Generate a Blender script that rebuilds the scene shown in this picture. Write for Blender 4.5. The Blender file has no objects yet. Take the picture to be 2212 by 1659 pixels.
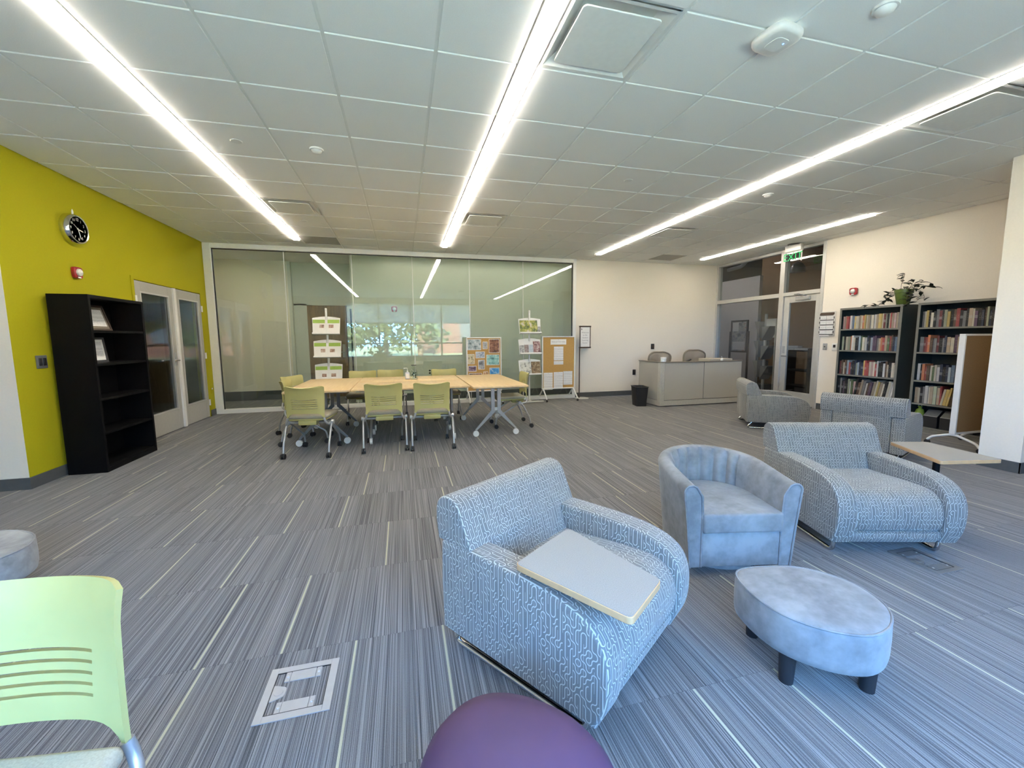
import bpy, bmesh, math, random
from mathutils import Vector, Matrix
R_ = math.radians
sc = bpy.context.scene
COL = sc.collection
random.seed(7)

# ------------------------------------------------------------------ camera, world, exposure
CAMZ = 1.31
cam_d = bpy.data.cameras.new('camera'); cam = bpy.data.objects.new('camera', cam_d); COL.objects.link(cam)
cam_d.sensor_width = 36.0; cam_d.lens = 895.06 / 2212 * 36.0; cam_d.clip_start = 0.02; cam_d.clip_end = 200
right = Vector((0.96705335, -0.25448926, -0.00655999))
fwd = Vector((0.25225666, 0.96140183, -0.1098777))
up = Vector((0.03426948, 0.10460279, 0.99392347))
m = Matrix.Identity(4)
for i in range(3):
    m[i][0] = right[i]; m[i][1] = up[i]; m[i][2] = -fwd[i]
m[2][3] = CAMZ
cam.matrix_world = m
sc.camera = cam
SKY = (0.19, 0.45, 1.0); SKY_STRENGTH = 43.0
STRIP = 36.0
w = bpy.data.worlds.new('world'); sc.world = w; w.use_nodes = True
w.node_tree.nodes['Background'].inputs[0].default_value = (*SKY, 1)
w.node_tree.nodes['Background'].inputs[1].default_value = SKY_STRENGTH
sc.view_settings.view_transform = 'Standard'; sc.view_settings.look = 'None'
sc.view_settings.gamma = 1.0; sc.view_settings.use_curve_mapping = False
sc.view_settings.exposure = 0.0
sc.cycles.use_denoising = True; sc.cycles.use_adaptive_sampling = True; sc.cycles.adaptive_threshold = 0.2; sc.cycles.adaptive_min_samples = 24
sc.cycles.max_bounces = 9; sc.cycles.diffuse_bounces = 6; sc.cycles.glossy_bounces = 4
sc.cycles.transparent_max_bounces = 16; sc.cycles.transmission_bounces = 6
sc.cycles.caustics_reflective = False; sc.cycles.caustics_refractive = False
sc.cycles.sample_clamp_indirect = 6.0
CEIL = 2.968
WIN_X = [-2.16 + 1.26 * i for i in range(5)]      # mullions of the window wall behind the viewer
WY = -0.95
pl = bpy.data.lights.new('window_portal', 'AREA'); pl.shape = 'RECTANGLE'; pl.size = 5.04; pl.size_y = 2.2
pl.cycles.is_portal = True
po = bpy.data.objects.new('window_portal', pl); COL.objects.link(po)
sun_d = bpy.data.lights.new('sun', 'SUN'); sun_d.energy = 225.0; sun_d.angle = R_(0.5); sun_d.color = (1.0, 0.92, 0.75)
sun = bpy.data.objects.new('sun', sun_d); COL.objects.link(sun); sun.rotation_euler = (R_(-42), 0, R_(12))
po.location = ((WIN_X[0] + WIN_X[-1]) / 2, WY - 0.16, 1.67); po.rotation_euler = (R_(90), 0, 0)

# ------------------------------------------------------------------ material helpers
class S:
    def __init__(s, nt, k): s.nt, s.k = nt, k
    def op(s, o, *a):
        n = s.nt.nodes.new('ShaderNodeMath'); n.operation = o
        for i, x in enumerate((s,) + a):
            if isinstance(x, S): s.nt.links.new(x.k, n.inputs[i])
            else: n.inputs[i].default_value = x
        return S(s.nt, n.outputs[0])
    def __add__(s, o): return s.op('ADD', o)
    __radd__ = __add__
    def __sub__(s, o): return s.op('SUBTRACT', o)
    def __rsub__(s, o): return (s * -1.0) + o
    def __mul__(s, o): return s.op('MULTIPLY', o)
    __rmul__ = __mul__
    def __truediv__(s, o): return s.op('DIVIDE', o)
    def floor(s): return s.op('FLOOR')
    def abs(s): return s.op('ABSOLUTE')
    def lt(s, o): return s.op('LESS_THAN', o)
    def gt(s, o): return s.op('GREATER_THAN', o)
    def sqrt(s): return s.op('SQRT')
    def min(s, o): return s.op('MINIMUM', o)
    def max(s, o): return s.op('MAXIMUM', o)

class NT:
    def __init__(s, name):
        s.m = bpy.data.materials.new(name); s.m.use_nodes = True
        s.t = s.m.node_tree; s.b = s.t.nodes['Principled BSDF']; s.out = s.t.nodes['Material Output']
    def n(s, ty, **kw):
        x = s.t.nodes.new('ShaderNode' + ty)
        for k, v in kw.items(): setattr(x, k, v)
        return x
    def link(s, a, b): s.t.links.new(a.k if isinstance(a, S) else a, b)
    def sep(s, sock):
        x = s.n('SeparateXYZ'); s.link(sock, x.inputs[0]); return [S(s.t, o) for o in x.outputs]
    def comb(s, *a):
        x = s.n('CombineXYZ')
        for i, v in enumerate(a):
            if isinstance(v, S): s.link(v, x.inputs[i])
            else: x.inputs[i].default_value = v
        return x.outputs[0]
    def coord(s, which='Object'): return s.n('TexCoord').outputs[which]
    def noise(s, vec, scale, detail=2.0, rough=0.5):
        x = s.n('TexNoise'); x.inputs['Scale'].default_value = scale; x.inputs['Detail'].default_value = detail
        x.inputs['Roughness'].default_value = rough
        if vec is not None: s.link(vec, x.inputs['Vector'])
        return S(s.t, x.outputs['Fac'])
    def white(s, vec):
        x = s.n('TexWhiteNoise', noise_dimensions='3D'); s.link(vec, x.inputs['Vector']); return S(s.t, x.outputs['Value'])
    def ramp(s, fac, stops, interp='LINEAR'):
        x = s.n('ValToRGB'); x.color_ramp.interpolation = interp
        e = x.color_ramp.elements
        while len(e) < len(stops): e.new(0.5)
        for q, (p, c) in zip(e, stops): q.position = p; q.color = (*c, 1)
        s.link(fac, x.inputs[0]); return x.outputs[0]
    def mix(s, fac, a, b):
        x = s.n('Mix', data_type='RGBA')
        for v, i in ((fac, 0), (a, 6), (b, 7)):
            if isinstance(v, (S, bpy.types.NodeSocket)): s.link(v, x.inputs[i])
            elif i == 0: x.inputs[0].default_value = v
            else: x.inputs[i].default_value = (*v, 1)
        return x.outputs[2]
    def bump(s, h, strength=0.2, dist=0.002):
        x = s.n('Bump'); x.inputs['Strength'].default_value = strength; x.inputs['Distance'].default_value = dist
        s.link(h, x.inputs['Height']); s.link(x.outputs[0], s.b.inputs['Normal'])
    def set(s, color=None, rough=None, metal=None, **kw):
        if color is not None:
            if isinstance(color, tuple): s.b.inputs['Base Color'].default_value = (*color, 1)
            else: s.link(color, s.b.inputs['Base Color'])
        if rough is not None: s.b.inputs['Roughness'].default_value = rough
        if metal is not None: s.b.inputs['Metallic'].default_value = metal
        for k, v in kw.items(): s.b.inputs[k.replace('_', ' ')].default_value = v
        return s.m

def plain(name, c, rough=0.5, metal=0.0, var=0.06, scale=30.0, bump=0.0, **kw):
    t = NT(name); v = t.noise(t.coord(), scale, 3.0)
    a = tuple(x * (1 - var) for x in c); b = tuple(min(1, x * (1 + var)) for x in c)
    t.set(t.ramp(v, [(0.3, a), (0.7, b)]), rough, metal, **kw)
    if bump: t.bump(v, bump, 0.002)
    return t.m

def glass(name, tint, ior=1.5, extra=0.0):
    t = NT(name); t.t.nodes.remove(t.b)
    tr = t.n('BsdfTransparent'); tr.inputs[0].default_value = (*tint, 1)
    gl = t.n('BsdfGlossy'); gl.inputs['Roughness'].default_value = 0.0; gl.inputs[0].default_value = (1, 1, 1, 1)
    fr = t.n('Fresnel'); bf = S(t.t, t.n('NewGeometry').outputs['Backfacing']); t.link(bf * (1.0 / ior - ior) + ior, fr.inputs[0])
    f = S(t.t, fr.outputs[0]) + extra
    mx = t.n('MixShader'); t.link(f, mx.inputs[0]); t.link(tr.outputs[0], mx.inputs[1]); t.link(gl.outputs[0], mx.inputs[2])
    t.link(mx.outputs[0], t.out.inputs[0]); return t.m

def emit(name, c, strength):
    t = NT(name); t.set((0.8, 0.8, 0.8), 0.6)
    t.b.inputs['Emission Color'].default_value = (*c, 1); t.b.inputs['Emission Strength'].default_value = strength
    return t.m

def make_carpet():
    t = NT('carpet'); x, y, z = t.sep(t.n('NewGeometry').outputs['Position'])
    ix = (x / 0.6).floor(); iy = (y / 0.6).floor(); fx = x - ix * 0.6
    r1 = t.white(t.comb(ix, iy, 1.0)); r2 = t.white(t.comb(ix, iy, 5.0))
    n1 = t.noise(t.comb(x * 270.0, y * 0.6 + r1 * 300.0, r1 * 50.0), 1.0, 1.0)
    n2 = t.noise(t.comb(x * 760.0, y * 2.0 + r1 * 300.0, r1 * 90.0), 1.0, 0.0)
    fl = t.noise(t.comb(x * 500.0, y * 260.0, 0.0), 1.0, 1.0)
    v = n1 * 0.62 + n2 * 0.38
    v = v + (fl - 0.5) * 0.16
    col = t.ramp(v, [(0.36, (0.035, 0.0335, 0.034)), (0.46, (0.090, 0.086, 0.085)), (0.55, (0.148, 0.141, 0.137)), (0.66, (0.22, 0.21, 0.203))])
    ys = (fx - (r2 * 0.5 + 0.05)).abs().lt(0.0046)
    edge = ((fx - 0.3).abs().gt(0.2992))
    col = t.mix(ys * (fl * 0.3 + 0.7), col, (0.40, 0.375, 0.25))
    col = t.mix(edge * 0.6, col, (0.03, 0.03, 0.033))
    t.set(col, 0.95, Sheen_Weight=0.15); t.bump(v, 0.6, 0.004); return t.m

def make_maze(name, base, line, s=0.0195):
    t = NT(name); x, y, z = t.sep(t.coord('Object')); nx, ny, nz = t.sep(t.coord('Normal'))
    side = nx.abs().gt(0.72)
    u = x + side * (y - x); vv = (z - y) + side * y
    u = u / s; v = vv / (s * 1.25)
    iu = u.floor(); iv = v.floor(); fu = u - iu; fv = v - iv
    r = t.white(t.comb(iu, iv, side * 7.0))
    def circ(cx, cy): return (((fu - cx) * (fu - cx) + (fv - cy) * (fv - cy)).sqrt() - 0.5).abs()
    da = circ(0.0, 0.0).min(circ(1.0, 1.0)); db = circ(1.0, 0.0).min(circ(0.0, 1.0)); dv = (fu - 0.5).abs()
    ta = r.lt(0.29); tb = r.gt(0.71)
    d = dv + ta * (da - dv) + tb * (db - dv)
    f = 1.0 - ((d - 0.045) / 0.06).max(0.0).min(1.0)
    r3 = t.white(t.comb((u + 0.5).floor(), (v / 3.0).floor(), side * 3.0 + 11.0)).gt(0.38)
    e1 = 1.0 - (((fu - 0.5).abs() * -1.0 + 0.5 - 0.03) / 0.05).max(0.0).min(1.0)
    f = f.max(e1 * r3 * 0.45)
    wv = t.noise(t.comb(x * 900.0, y * 900.0, z * 900.0), 1.0, 1.0)
    b2 = t.ramp(wv, [(0.3, tuple(c * 0.82 for c in base)), (0.7, tuple(c * 1.15 for c in base))])
    t.set(t.mix(f * 0.85, b2, line), 0.85, Sheen_Weight=0.2); t.bump(wv, 0.25, 0.001); return t.m

def make_velvet(name, c):
    t = NT(name); o = t.coord()
    a = t.noise(o, 5.0, 4.0, 0.6); b = t.noise(o, 22.0, 3.0, 0.6)
    v = a * 0.7 + b * 0.3
    t.set(t.ramp(v, [(0.36, tuple(q * 0.68 for q in c)), (0.5, c), (0.62, tuple(min(1, q * 1.25) for q in c))]), 0.8, Sheen_Weight=0.2, Sheen_Roughness=0.4)
    t.bump(v, 0.25, 0.006); return t.m

def make_wood(name, c1, c2, rough=0.4, axis=0, sc_=1.0):
    t = NT(name); x, y, z = t.sep(t.coord()); a = [x, y, z]
    a = [q * (2.0 * sc_ if i == axis else 28.0 * sc_) for i, q in enumerate(a)]
    v = t.noise(t.comb(*a), 1.0, 4.0, 0.6)
    t.set(t.ramp(v, [(0.3, c1), (0.7, c2)]), rough); return t.m

def make_picture(name, cols, seed, scale=14.0):
    t = NT(name); o = t.coord('Object'); x, y, z = t.sep(o)
    v = t.noise(t.comb(x + seed * 3.7, y + seed * 1.3, z), scale, 3.0, 0.6)
    st = [(0.3 + 0.4 * i / max(1, len(cols) - 1), c) for i, c in enumerate(cols)]
    t.set(t.ramp(v, st), 0.4); return t.m

def make_text_lines(name, paper, ink, pitch=0.012):
    t = NT(name); x, y, z = t.sep(t.coord('Object'))
    row = (z / pitch).floor(); fr = z / pitch - row
    word = t.noise(t.comb(x * 160.0, row * 7.3, y * 0.0), 1.0, 1.0)
    length = t.white(t.comb(row, 3.0, 1.0))
    g = fr.lt(0.42) * word.gt(0.42) * length.gt(0.18)
    t.set(t.mix(g * 0.55, paper, ink), 0.7); return t.m

MT = {}
MT['carpet'] = make_carpet()
MT['tile'] = plain('ceiling_tile_white', (0.92, 0.915, 0.89), 0.9, var=0.02, scale=160, bump=0.15)
MT['tbar'] = plain('grid_white', (0.84, 0.84, 0.81), 0.5, var=0.02)
MT['white_wall'] = plain('white_paint', (0.80, 0.735, 0.635), 0.7, var=0.015, scale=60, bump=0.05)
MT['green_wall'] = plain('lime_paint', (0.37, 0.34, 0.010), 0.75, var=0.02, scale=60, bump=0.05, Specular_IOR_Level=0.15)
MT['sage_wall'] = plain('sage_paint', (0.62, 0.63, 0.565), 0.7, var=0.02)
MT['dark_base'] = plain('vinyl_base', (0.075, 0.08, 0.082), 0.5)
MT['alu'] = plain('aluminium', (0.62, 0.61, 0.585), 0.38, 0.55, var=0.03)
MT['white_metal'] = plain('white_metal', (0.78, 0.77, 0.74), 0.4, var=0.02)
MT['box_metal'] = plain('brushed_box_metal', (0.34, 0.335, 0.33), 0.5, 0.3, var=0.03)
MT['chrome'] = plain('chrome', (0.75, 0.75, 0.75), 0.1, 1.0, var=0.02)
MT['silver'] = plain('silver_paint', (0.45, 0.455, 0.46), 0.35, 0.6, var=0.03)
MT['grey_leg'] = plain('graphite_metal', (0.22, 0.225, 0.23), 0.4, 0.5, var=0.03)
MT['black_plastic'] = plain('black_plastic', (0.014, 0.014, 0.016), 0.45)
MT['black_metal'] = plain('black_metal', (0.004, 0.004, 0.0045), 0.5, Specular_IOR_Level=0.08)
MT['glass'] = glass('partition_glass', (0.93, 0.965, 0.925), 1.5, 0.012)
MT['clear'] = glass('clear_glass', (0.93, 0.96, 0.95), 1.45)
MT['store'] = glass('storefront_glass', (0.86, 0.88, 0.88), 1.5, 0.01)
MT['smoke'] = glass('door_glass', (0.62, 0.66, 0.66), 1.5, 0.01)
MT['lamp'] = emit('lamp_diffuser', (1.0, 0.90, 0.77), STRIP)
MT['green_plastic'] = plain('green_plastic', (0.41, 0.375, 0.14), 0.48, var=0.03, scale=12)
MT['seat_fabric'] = plain('seat_fabric', (0.36, 0.33, 0.25), 0.85, var=0.12, scale=220, bump=0.2)
MT['maple'] = make_wood('maple_laminate', (0.62, 0.43, 0.215), (0.72, 0.53, 0.29), 0.35, 1)
MT['maple_edge'] = plain('maple_edge', (0.52, 0.32, 0.16), 0.5)
MT['tablet'] = plain('speckled_laminate', (0.26, 0.255, 0.245), 0.6, var=0.22, scale=420)
MT['maze'] = make_maze('maze_fabric', (0.138, 0.137, 0.133), (0.47, 0.47, 0.42))
MT['velvet'] = make_velvet('grey_velvet', (0.195, 0.198, 0.203))
MT['velvet_pale'] = make_velvet('pale_grey_velvet', (0.27, 0.27, 0.27))
MT['purple'] = plain('purple_vinyl', (0.060, 0.028, 0.074), 0.6, var=0.12, scale=6, bump=0.03)
MT['cork'] = plain('cork', (0.46, 0.27, 0.085), 0.9, var=0.16, scale=160, bump=0.2)
MT['cork_dark'] = plain('brown_fabric', (0.26, 0.16, 0.07), 0.9, var=0.16, scale=130, bump=0.1)
MT['paper'] = plain('paper', (0.80, 0.78, 0.75), 0.7, var=0.02)
MT['text_page'] = make_text_lines('printed_page', (0.78, 0.77, 0.76), (0.22, 0.21, 0.22))
MT['ink'] = plain('ink', (0.05, 0.05, 0.055), 0.6)
MT['ink_soft'] = plain('ink_soft', (0.30, 0.28, 0.28), 0.6)
MT['brown_frame'] = plain('bronze_frame', (0.085, 0.06, 0.045), 0.45, 0.3)
MT['desk_panel'] = plain('desk_panel', (0.40, 0.37, 0.31), 0.7, var=0.03, scale=200)
MT['desk_trim'] = plain('desk_trim', (0.47, 0.45, 0.39), 0.45, 0.1)
MT['mesh_fabric'] = plain('mesh_fabric', (0.33, 0.285, 0.23), 0.7, var=0.1, scale=300)
MT['chair_rim'] = plain('taupe_rim', (0.20, 0.17, 0.13), 0.5)
MT['bc_dark'] = plain('bookcase_green_black', (0.022, 0.030, 0.027), 0.5)
MT['bc_edge'] = plain('bookcase_edge', (0.17, 0.165, 0.14), 0.5)
MT['red'] = plain('alarm_red', (0.30, 0.012, 0.02), 0.35)
MT['lens'] = plain('strobe_lens', (0.7, 0.68, 0.66), 0.12, 0.2)
MT['pot'] = plain('pot_green', (0.085, 0.125, 0.02), 0.3)
MT['leaf'] = plain('leaf_dark', (0.028, 0.032, 0.02), 0.4, var=0.35, scale=18)
MT['stem'] = plain('stem_brown', (0.14, 0.09, 0.05), 0.6)
MT['door_paint'] = plain('door_taupe', (0.40, 0.385, 0.345), 0.5, var=0.03)
MT['door_wood'] = make_wood('walnut_door', (0.16, 0.10, 0.05), (0.30, 0.19, 0.09), 0.35, 2)
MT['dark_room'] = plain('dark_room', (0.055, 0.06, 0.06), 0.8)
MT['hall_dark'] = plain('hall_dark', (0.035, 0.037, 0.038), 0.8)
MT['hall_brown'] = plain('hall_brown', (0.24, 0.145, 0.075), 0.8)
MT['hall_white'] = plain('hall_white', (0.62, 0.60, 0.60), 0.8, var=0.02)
MT['exit_green'] = emit('exit_green', (0.02, 0.60, 0.16), 0.8); MT['exit_green'].node_tree.nodes['Principled BSDF'].inputs['Base Color'].default_value = (0.01, 0.12, 0.04, 1)
MT['blue_led'] = emit('blue_led', (0.02, 0.12, 1.0), 4.0)
def make_shade():
    t = NT('roller_shade'); t.set((0.5, 0.5, 0.48), 0.9)
    tr = t.n('BsdfTranslucent'); tr.inputs[0].default_value = (0.8, 0.8, 0.78, 1)
    mx = t.n('MixShader'); mx.inputs[0].default_value = 0.62
    t.link(t.b.outputs[0], mx.inputs[1]); t.link(tr.outputs[0], mx.inputs[2]); t.link(mx.outputs[0], t.out.inputs[0]); return t.m
MT['shade'] = make_shade()
MT['grass'] = plain('lawn', (0.42, 0.36, 0.14), 0.9, var=0.3, scale=2)
MT['tree'] = plain('tree_crown', (0.13, 0.17, 0.08), 0.8, var=0.5, scale=3)
MT['trunk'] = plain('bark', (0.10, 0.07, 0.05), 0.9)
MT['brick'] = plain('brick_far', (0.35, 0.17, 0.13), 0.9, var=0.1)
MT['bounce_paving'] = plain('bounce_paving', (0.62, 0.45, 0.23), 0.9)  # tan tuned for the light it bounces onto the room ceiling
MT['jar_green'] = plain('moss', (0.02, 0.055, 0.02), 0.8, var=0.4, scale=40)
MT['pearl'] = plain('pebble_white', (0.75, 0.74, 0.70), 0.4)
MT['bag'] = plain('green_bag', (0.16, 0.24, 0.03), 0.6)

# ------------------------------------------------------------------ mesh helpers
class MB:
    def __init__(s): s.v, s.f, s.mi = [], [], []
    def add(s, vs, fs, mi=0):
        o = len(s.v); s.v += [tuple(p) for p in vs]; s.f += [tuple(i + o for i in f) for f in fs]; s.mi += [mi] * len(fs); return s
    def box(s, x0, x1, y0, y1, z0, z1, mi=0, mtx=None):
        vs = [Vector(p) for p in ((x0, y0, z0), (x1, y0, z0), (x1, y1, z0), (x0, y1, z0), (x0, y0, z1), (x1, y0, z1), (x1, y1, z1), (x0, y1, z1))]
        if mtx is not None: vs = [mtx @ p for p in vs]
        return s.add(vs, [(3, 2, 1, 0), (4, 5, 6, 7), (0, 1, 5, 4), (1, 2, 6, 5), (2, 3, 7, 6), (3, 0, 4, 7)], mi)
    def rbox(s, x0, x1, y0, y1, z0, z1, r=0.02, seg=3, mtx=None, mi=0):
        bm = bmesh.new(); bmesh.ops.create_cube(bm, size=1.0)
        for v in bm.verts: v.co = Vector(((x0 + x1) / 2 + v.co.x * (x1 - x0), (y0 + y1) / 2 + v.co.y * (y1 - y0), (z0 + z1) / 2 + v.co.z * (z1 - z0)))
        bmesh.ops.bevel(bm, geom=bm.edges[:], offset=r, segments=seg, profile=0.5, affect='EDGES')
        bm.verts.index_update()
        vs = [(mtx @ v.co) if mtx is not None else v.co.copy() for v in bm.verts]
        s.add(vs, [tuple(v.index for v in f.verts) for f in bm.faces], mi); bm.free(); return s
    def tube(s, pts, r, n=8, cap=True, mi=0, closed=False):
        P = [Vector(p) for p in pts]; k = len(P); rs = r if isinstance(r, (list, tuple)) else [r] * k
        ring = []; t0 = None; nrm = None
        for i in range(k):
            if closed: t = (P[(i + 1) % k] - P[i - 1])
            else: t = P[min(i + 1, k - 1)] - P[max(i - 1, 0)]
            t.normalize()
            if nrm is None:
                a = Vector((0, 0, 1)) if abs(t.z) < 0.9 else Vector((1, 0, 0)); nrm = t.cross(a).normalized()
            else:
                q = t0.rotation_difference(t); nrm = (q @ nrm); nrm = (nrm - t * nrm.dot(t)).normalized()
            b = t.cross(nrm); t0 = t
            ring.append([P[i] + (nrm * math.cos(2 * math.pi * j / n) + b * math.sin(2 * math.pi * j / n)) * rs[i] for j in range(n)])
        vs = [p for q in ring for p in q]; fs = []
        for i in range(k if closed else k - 1):
            i2 = (i + 1) % k
            for j in range(n):
                j2 = (j + 1) % n; fs.append((i * n + j, i * n + j2, i2 * n + j2, i2 * n + j))
        if cap and not closed: fs.append(tuple(range(n - 1, -1, -1))); fs.append(tuple((k - 1) * n + j for j in range(n)))
        return s.add(vs, fs, mi)
    def cyl(s, p0, p1, r0, r1=None, n=16, mi=0): return s.tube([p0, p1], [r0, r0 if r1 is None else r1], n, True, mi)
    def lathe(s, prof, n=24, c=(0, 0, 0), mi=0, mtx=None, cap=True):
        vs = []; fs = []; k = len(prof)
        for (r, z) in prof:
            for j in range(n):
                a = 2 * math.pi * j / n; p = Vector((c[0] + r * math.cos(a), c[1] + r * math.sin(a), c[2] + z))
                vs.append(mtx @ p if mtx is not None else p)
        for i in range(k - 1):
            for j in range(n):
                j2 = (j + 1) % n; fs.append((i * n + j, i * n + j2, (i + 1) * n + j2, (i + 1) * n + j))
        if cap and prof[0][0] > 1.5e-3: fs.append(tuple(range(n - 1, -1, -1)))
        if cap and prof[-1][0] > 1.5e-3: fs.append(tuple((k - 1) * n + j for j in range(n)))
        return s.add(vs, fs, mi)
    def prism(s, poly, a0, a1, axis=2, mi=0, mtx=None):
        # poly in the other two axes (cyclic order), extruded along axis
        def P(p, a):
            v = Vector((p[0], p[1], a)) if axis == 2 else Vector((a, p[0], p[1])) if axis == 0 else Vector((p[0], a, p[1]))
            return mtx @ v if mtx is not None else v
        k = len(poly); vs = [P(p, a0) for p in poly] + [P(p, a1) for p in poly]
        fs = [tuple(range(k - 1, -1, -1)), tuple(range(k, 2 * k))] + [(i, (i + 1) % k, k + (i + 1) % k, k + i) for i in range(k)]
        return s.add(vs, fs, mi)
    def rprism(s, poly, a0, a1, axis, r, seg=3, mi=0):
        b = MB().prism(poly, a0, a1, axis); bm = bmesh.new(); vv = [bm.verts.new(p) for p in b.v]
        for f in b.f: bm.faces.new([vv[i] for i in f])
        bmesh.ops.recalc_face_normals(bm, faces=bm.faces[:])
        k = len(poly); bm.edges.ensure_lookup_table(); bm.verts.index_update()
        es = [e for e in bm.edges if (e.verts[0].index < k) == (e.verts[1].index < k)]
        bmesh.ops.bevel(bm, geom=es, offset=r, segments=seg, profile=0.5, affect='EDGES', clamp_overlap=True)
        bm.verts.index_update()
        s.add([v.co.copy() for v in bm.verts], [tuple(v.index for v in f.verts) for f in bm.faces], mi); bm.free(); return s
    def grid(s, fn, nu, nv, skip=None, mi=0):
        vs = [fn(i / nu, j / nv) for j in range(nv + 1) for i in range(nu + 1)]; fs = []
        for j in range(nv):
            for i in range(nu):
                if skip and skip(i, j): continue
                a = j * (nu + 1) + i; fs.append((a, a + 1, a + nu + 2, a + nu + 1))
        return s.add(vs, fs, mi)
    def mesh(s, name, mats, smooth=True, angle=38):
        me = bpy.data.meshes.new(name); me.from_pydata(s.v, [], s.f)
        for q in (mats if isinstance(mats, (list, tuple)) else [mats]): me.materials.append(MT[q] if isinstance(q, str) else q)
        if max(s.mi) > 0: me.polygons.foreach_set('material_index', s.mi)
        bm = bmesh.new(); bm.from_mesh(me); bmesh.ops.recalc_face_normals(bm, faces=bm.faces[:]); bm.to_mesh(me); bm.free()
        if smooth: me.shade_smooth(); me.set_sharp_from_angle(angle=R_(angle))
        me.update(); return me
    def build(s, name, mats, parent=None, loc=None, smooth=True, angle=38, bevel=0.0, rot=None):
        o = bpy.data.objects.new(name, s.mesh(name, mats, smooth, angle)); COL.objects.link(o)
        if parent: o.parent = parent
        if loc: o.location = loc
        if rot: o.rotation_euler = rot
        if bevel:
            b = o.modifiers.new('bevel', 'BEVEL'); b.width = bevel; b.segments = 2; b.limit_method = 'ANGLE'; b.angle_limit = R_(40)
        return o

def put(me, name, parent=None, loc=None, rot=None):
    o = bpy.data.objects.new(name, me); COL.objects.link(o)
    if parent: o.parent = parent
    if loc: o.location = loc
    if rot: o.rotation_euler = rot
    return o
def tag(o, label, cat, group=None, kind=None):
    o['label'] = label; o['category'] = cat
    if group: o['group'] = group
    if kind: o['kind'] = kind
    return o
def thing(name, label, cat, loc=(0, 0, 0), rz=0.0, group=None):
    o = bpy.data.objects.new(name, None); COL.objects.link(o); o.location = loc; o.rotation_euler = (0, 0, rz); o.empty_display_size = 0.1
    return tag(o, label, cat, group)
def struct(o, label=None, cat=None):
    o['kind'] = 'structure'
    if label: o['label'] = label; o['category'] = cat
    return o
def dup(root, loc, rz, label, group=None):
    r = root.copy(); COL.objects.link(r); r.location = loc; r.rotation_euler = (0, 0, rz); r['label'] = label
    if group: r['group'] = group
    for ch in list(root.children):
        c = ch.copy(); COL.objects.link(c); c.parent = r
        for g in list(ch.children):
            d = g.copy(); COL.objects.link(d); d.parent = c
    return r
def bez(pts, n=6):
    # Catmull-Rom through points
    P = [Vector(p) for p in pts]; out = []
    for i in range(len(P) - 1):
        p0 = P[max(i - 1, 0)]; p1 = P[i]; p2 = P[i + 1]; p3 = P[min(i + 2, len(P) - 1)]
        for k in range(n):
            t = k / n
            out.append(0.5 * ((2 * p1) + (p2 - p0) * t + (2 * p0 - 5 * p1 + 4 * p2 - p3) * t * t + (3 * p1 - p0 - 3 * p2 + p3) * t ** 3))
    out.append(P[-1]); return out
def loop(pts, n=6):
    P = [Vector(p) for p in pts]; k = len(P); out = []
    for i in range(k):
        p0, p1, p2, p3 = P[i - 1], P[i], P[(i + 1) % k], P[(i + 2) % k]
        for q in range(n):
            t = q / n
            out.append(0.5 * ((2 * p1) + (p2 - p0) * t + (2 * p0 - 5 * p1 + 4 * p2 - p3) * t * t + (3 * p1 - p0 - 3 * p2 + p3) * t ** 3))
    return out
def fillet(pts, r, n=5):
    # rounded polyline (3-D): arcs at inner corners
    P = [Vector(p) for p in pts]; out = [P[0]]
    for i in range(1, len(P) - 1):
        a = (P[i - 1] - P[i]); b = (P[i + 1] - P[i]); d = min(r, a.length * 0.45, b.length * 0.45)
        A = P[i] + a.normalized() * d; B = P[i] + b.normalized() * d
        for k in range(n + 1):
            t = k / n; out.append((A * (1 - t) ** 2 + P[i] * 2 * t * (1 - t) + B * t * t))
    out.append(P[-1]); return out
def rpoly(poly, r, n=4):
    P = [Vector(p) for p in poly]; out = []; k = len(P)
    for i in range(k):
        a = (P[i - 1] - P[i]); b = (P[(i + 1) % k] - P[i]); d = min(r, a.length * 0.45, b.length * 0.45)
        A = P[i] + a.normalized() * d; B = P[i] + b.normalized() * d
        for q in range(n + 1):
            t = q / n; out.append(tuple(A * (1 - t) ** 2 + P[i] * 2 * t * (1 - t) + B * t * t))
    return out
def text_mesh(body, size, name, align='CENTER'):
    cu = bpy.data.curves.new(name, 'FONT'); cu.body = body; cu.size = size; cu.align_x = align; cu.align_y = 'CENTER'; cu.extrude = 0.0004; cu.resolution_u = 2
    o = bpy.data.objects.new(name, cu); COL.objects.link(o)
    dg = bpy.context.evaluated_depsgraph_get(); me = bpy.data.meshes.new_from_object(o.evaluated_get(dg))
    bpy.data.objects.remove(o); bpy.data.curves.remove(cu); return me
def text(body, size, name, mat, parent, loc, rot, align='CENTER'):
    me = text_mesh(body, size, name, align); me.materials.clear(); me.materials.append(MT[mat]); return put(me, name, parent, loc, rot)
ORD = ['first', 'second', 'third', 'fourth', 'fifth', 'sixth', 'seventh', 'eighth', 'ninth', 'tenth', 'eleventh', 'twelfth', 'thirteenth', 'fourteenth', 'fifteenth', 'sixteenth', 'seventeenth', 'eighteenth', 'nineteenth', 'twentieth']
ORD += ['twenty-' + q for q in ORD[:9]] + ['thirtieth'] + ['thirty-' + q for q in ORD[:9]] + ['fortieth'] + ['forty-' + q for q in ORD[:9]]

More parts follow.
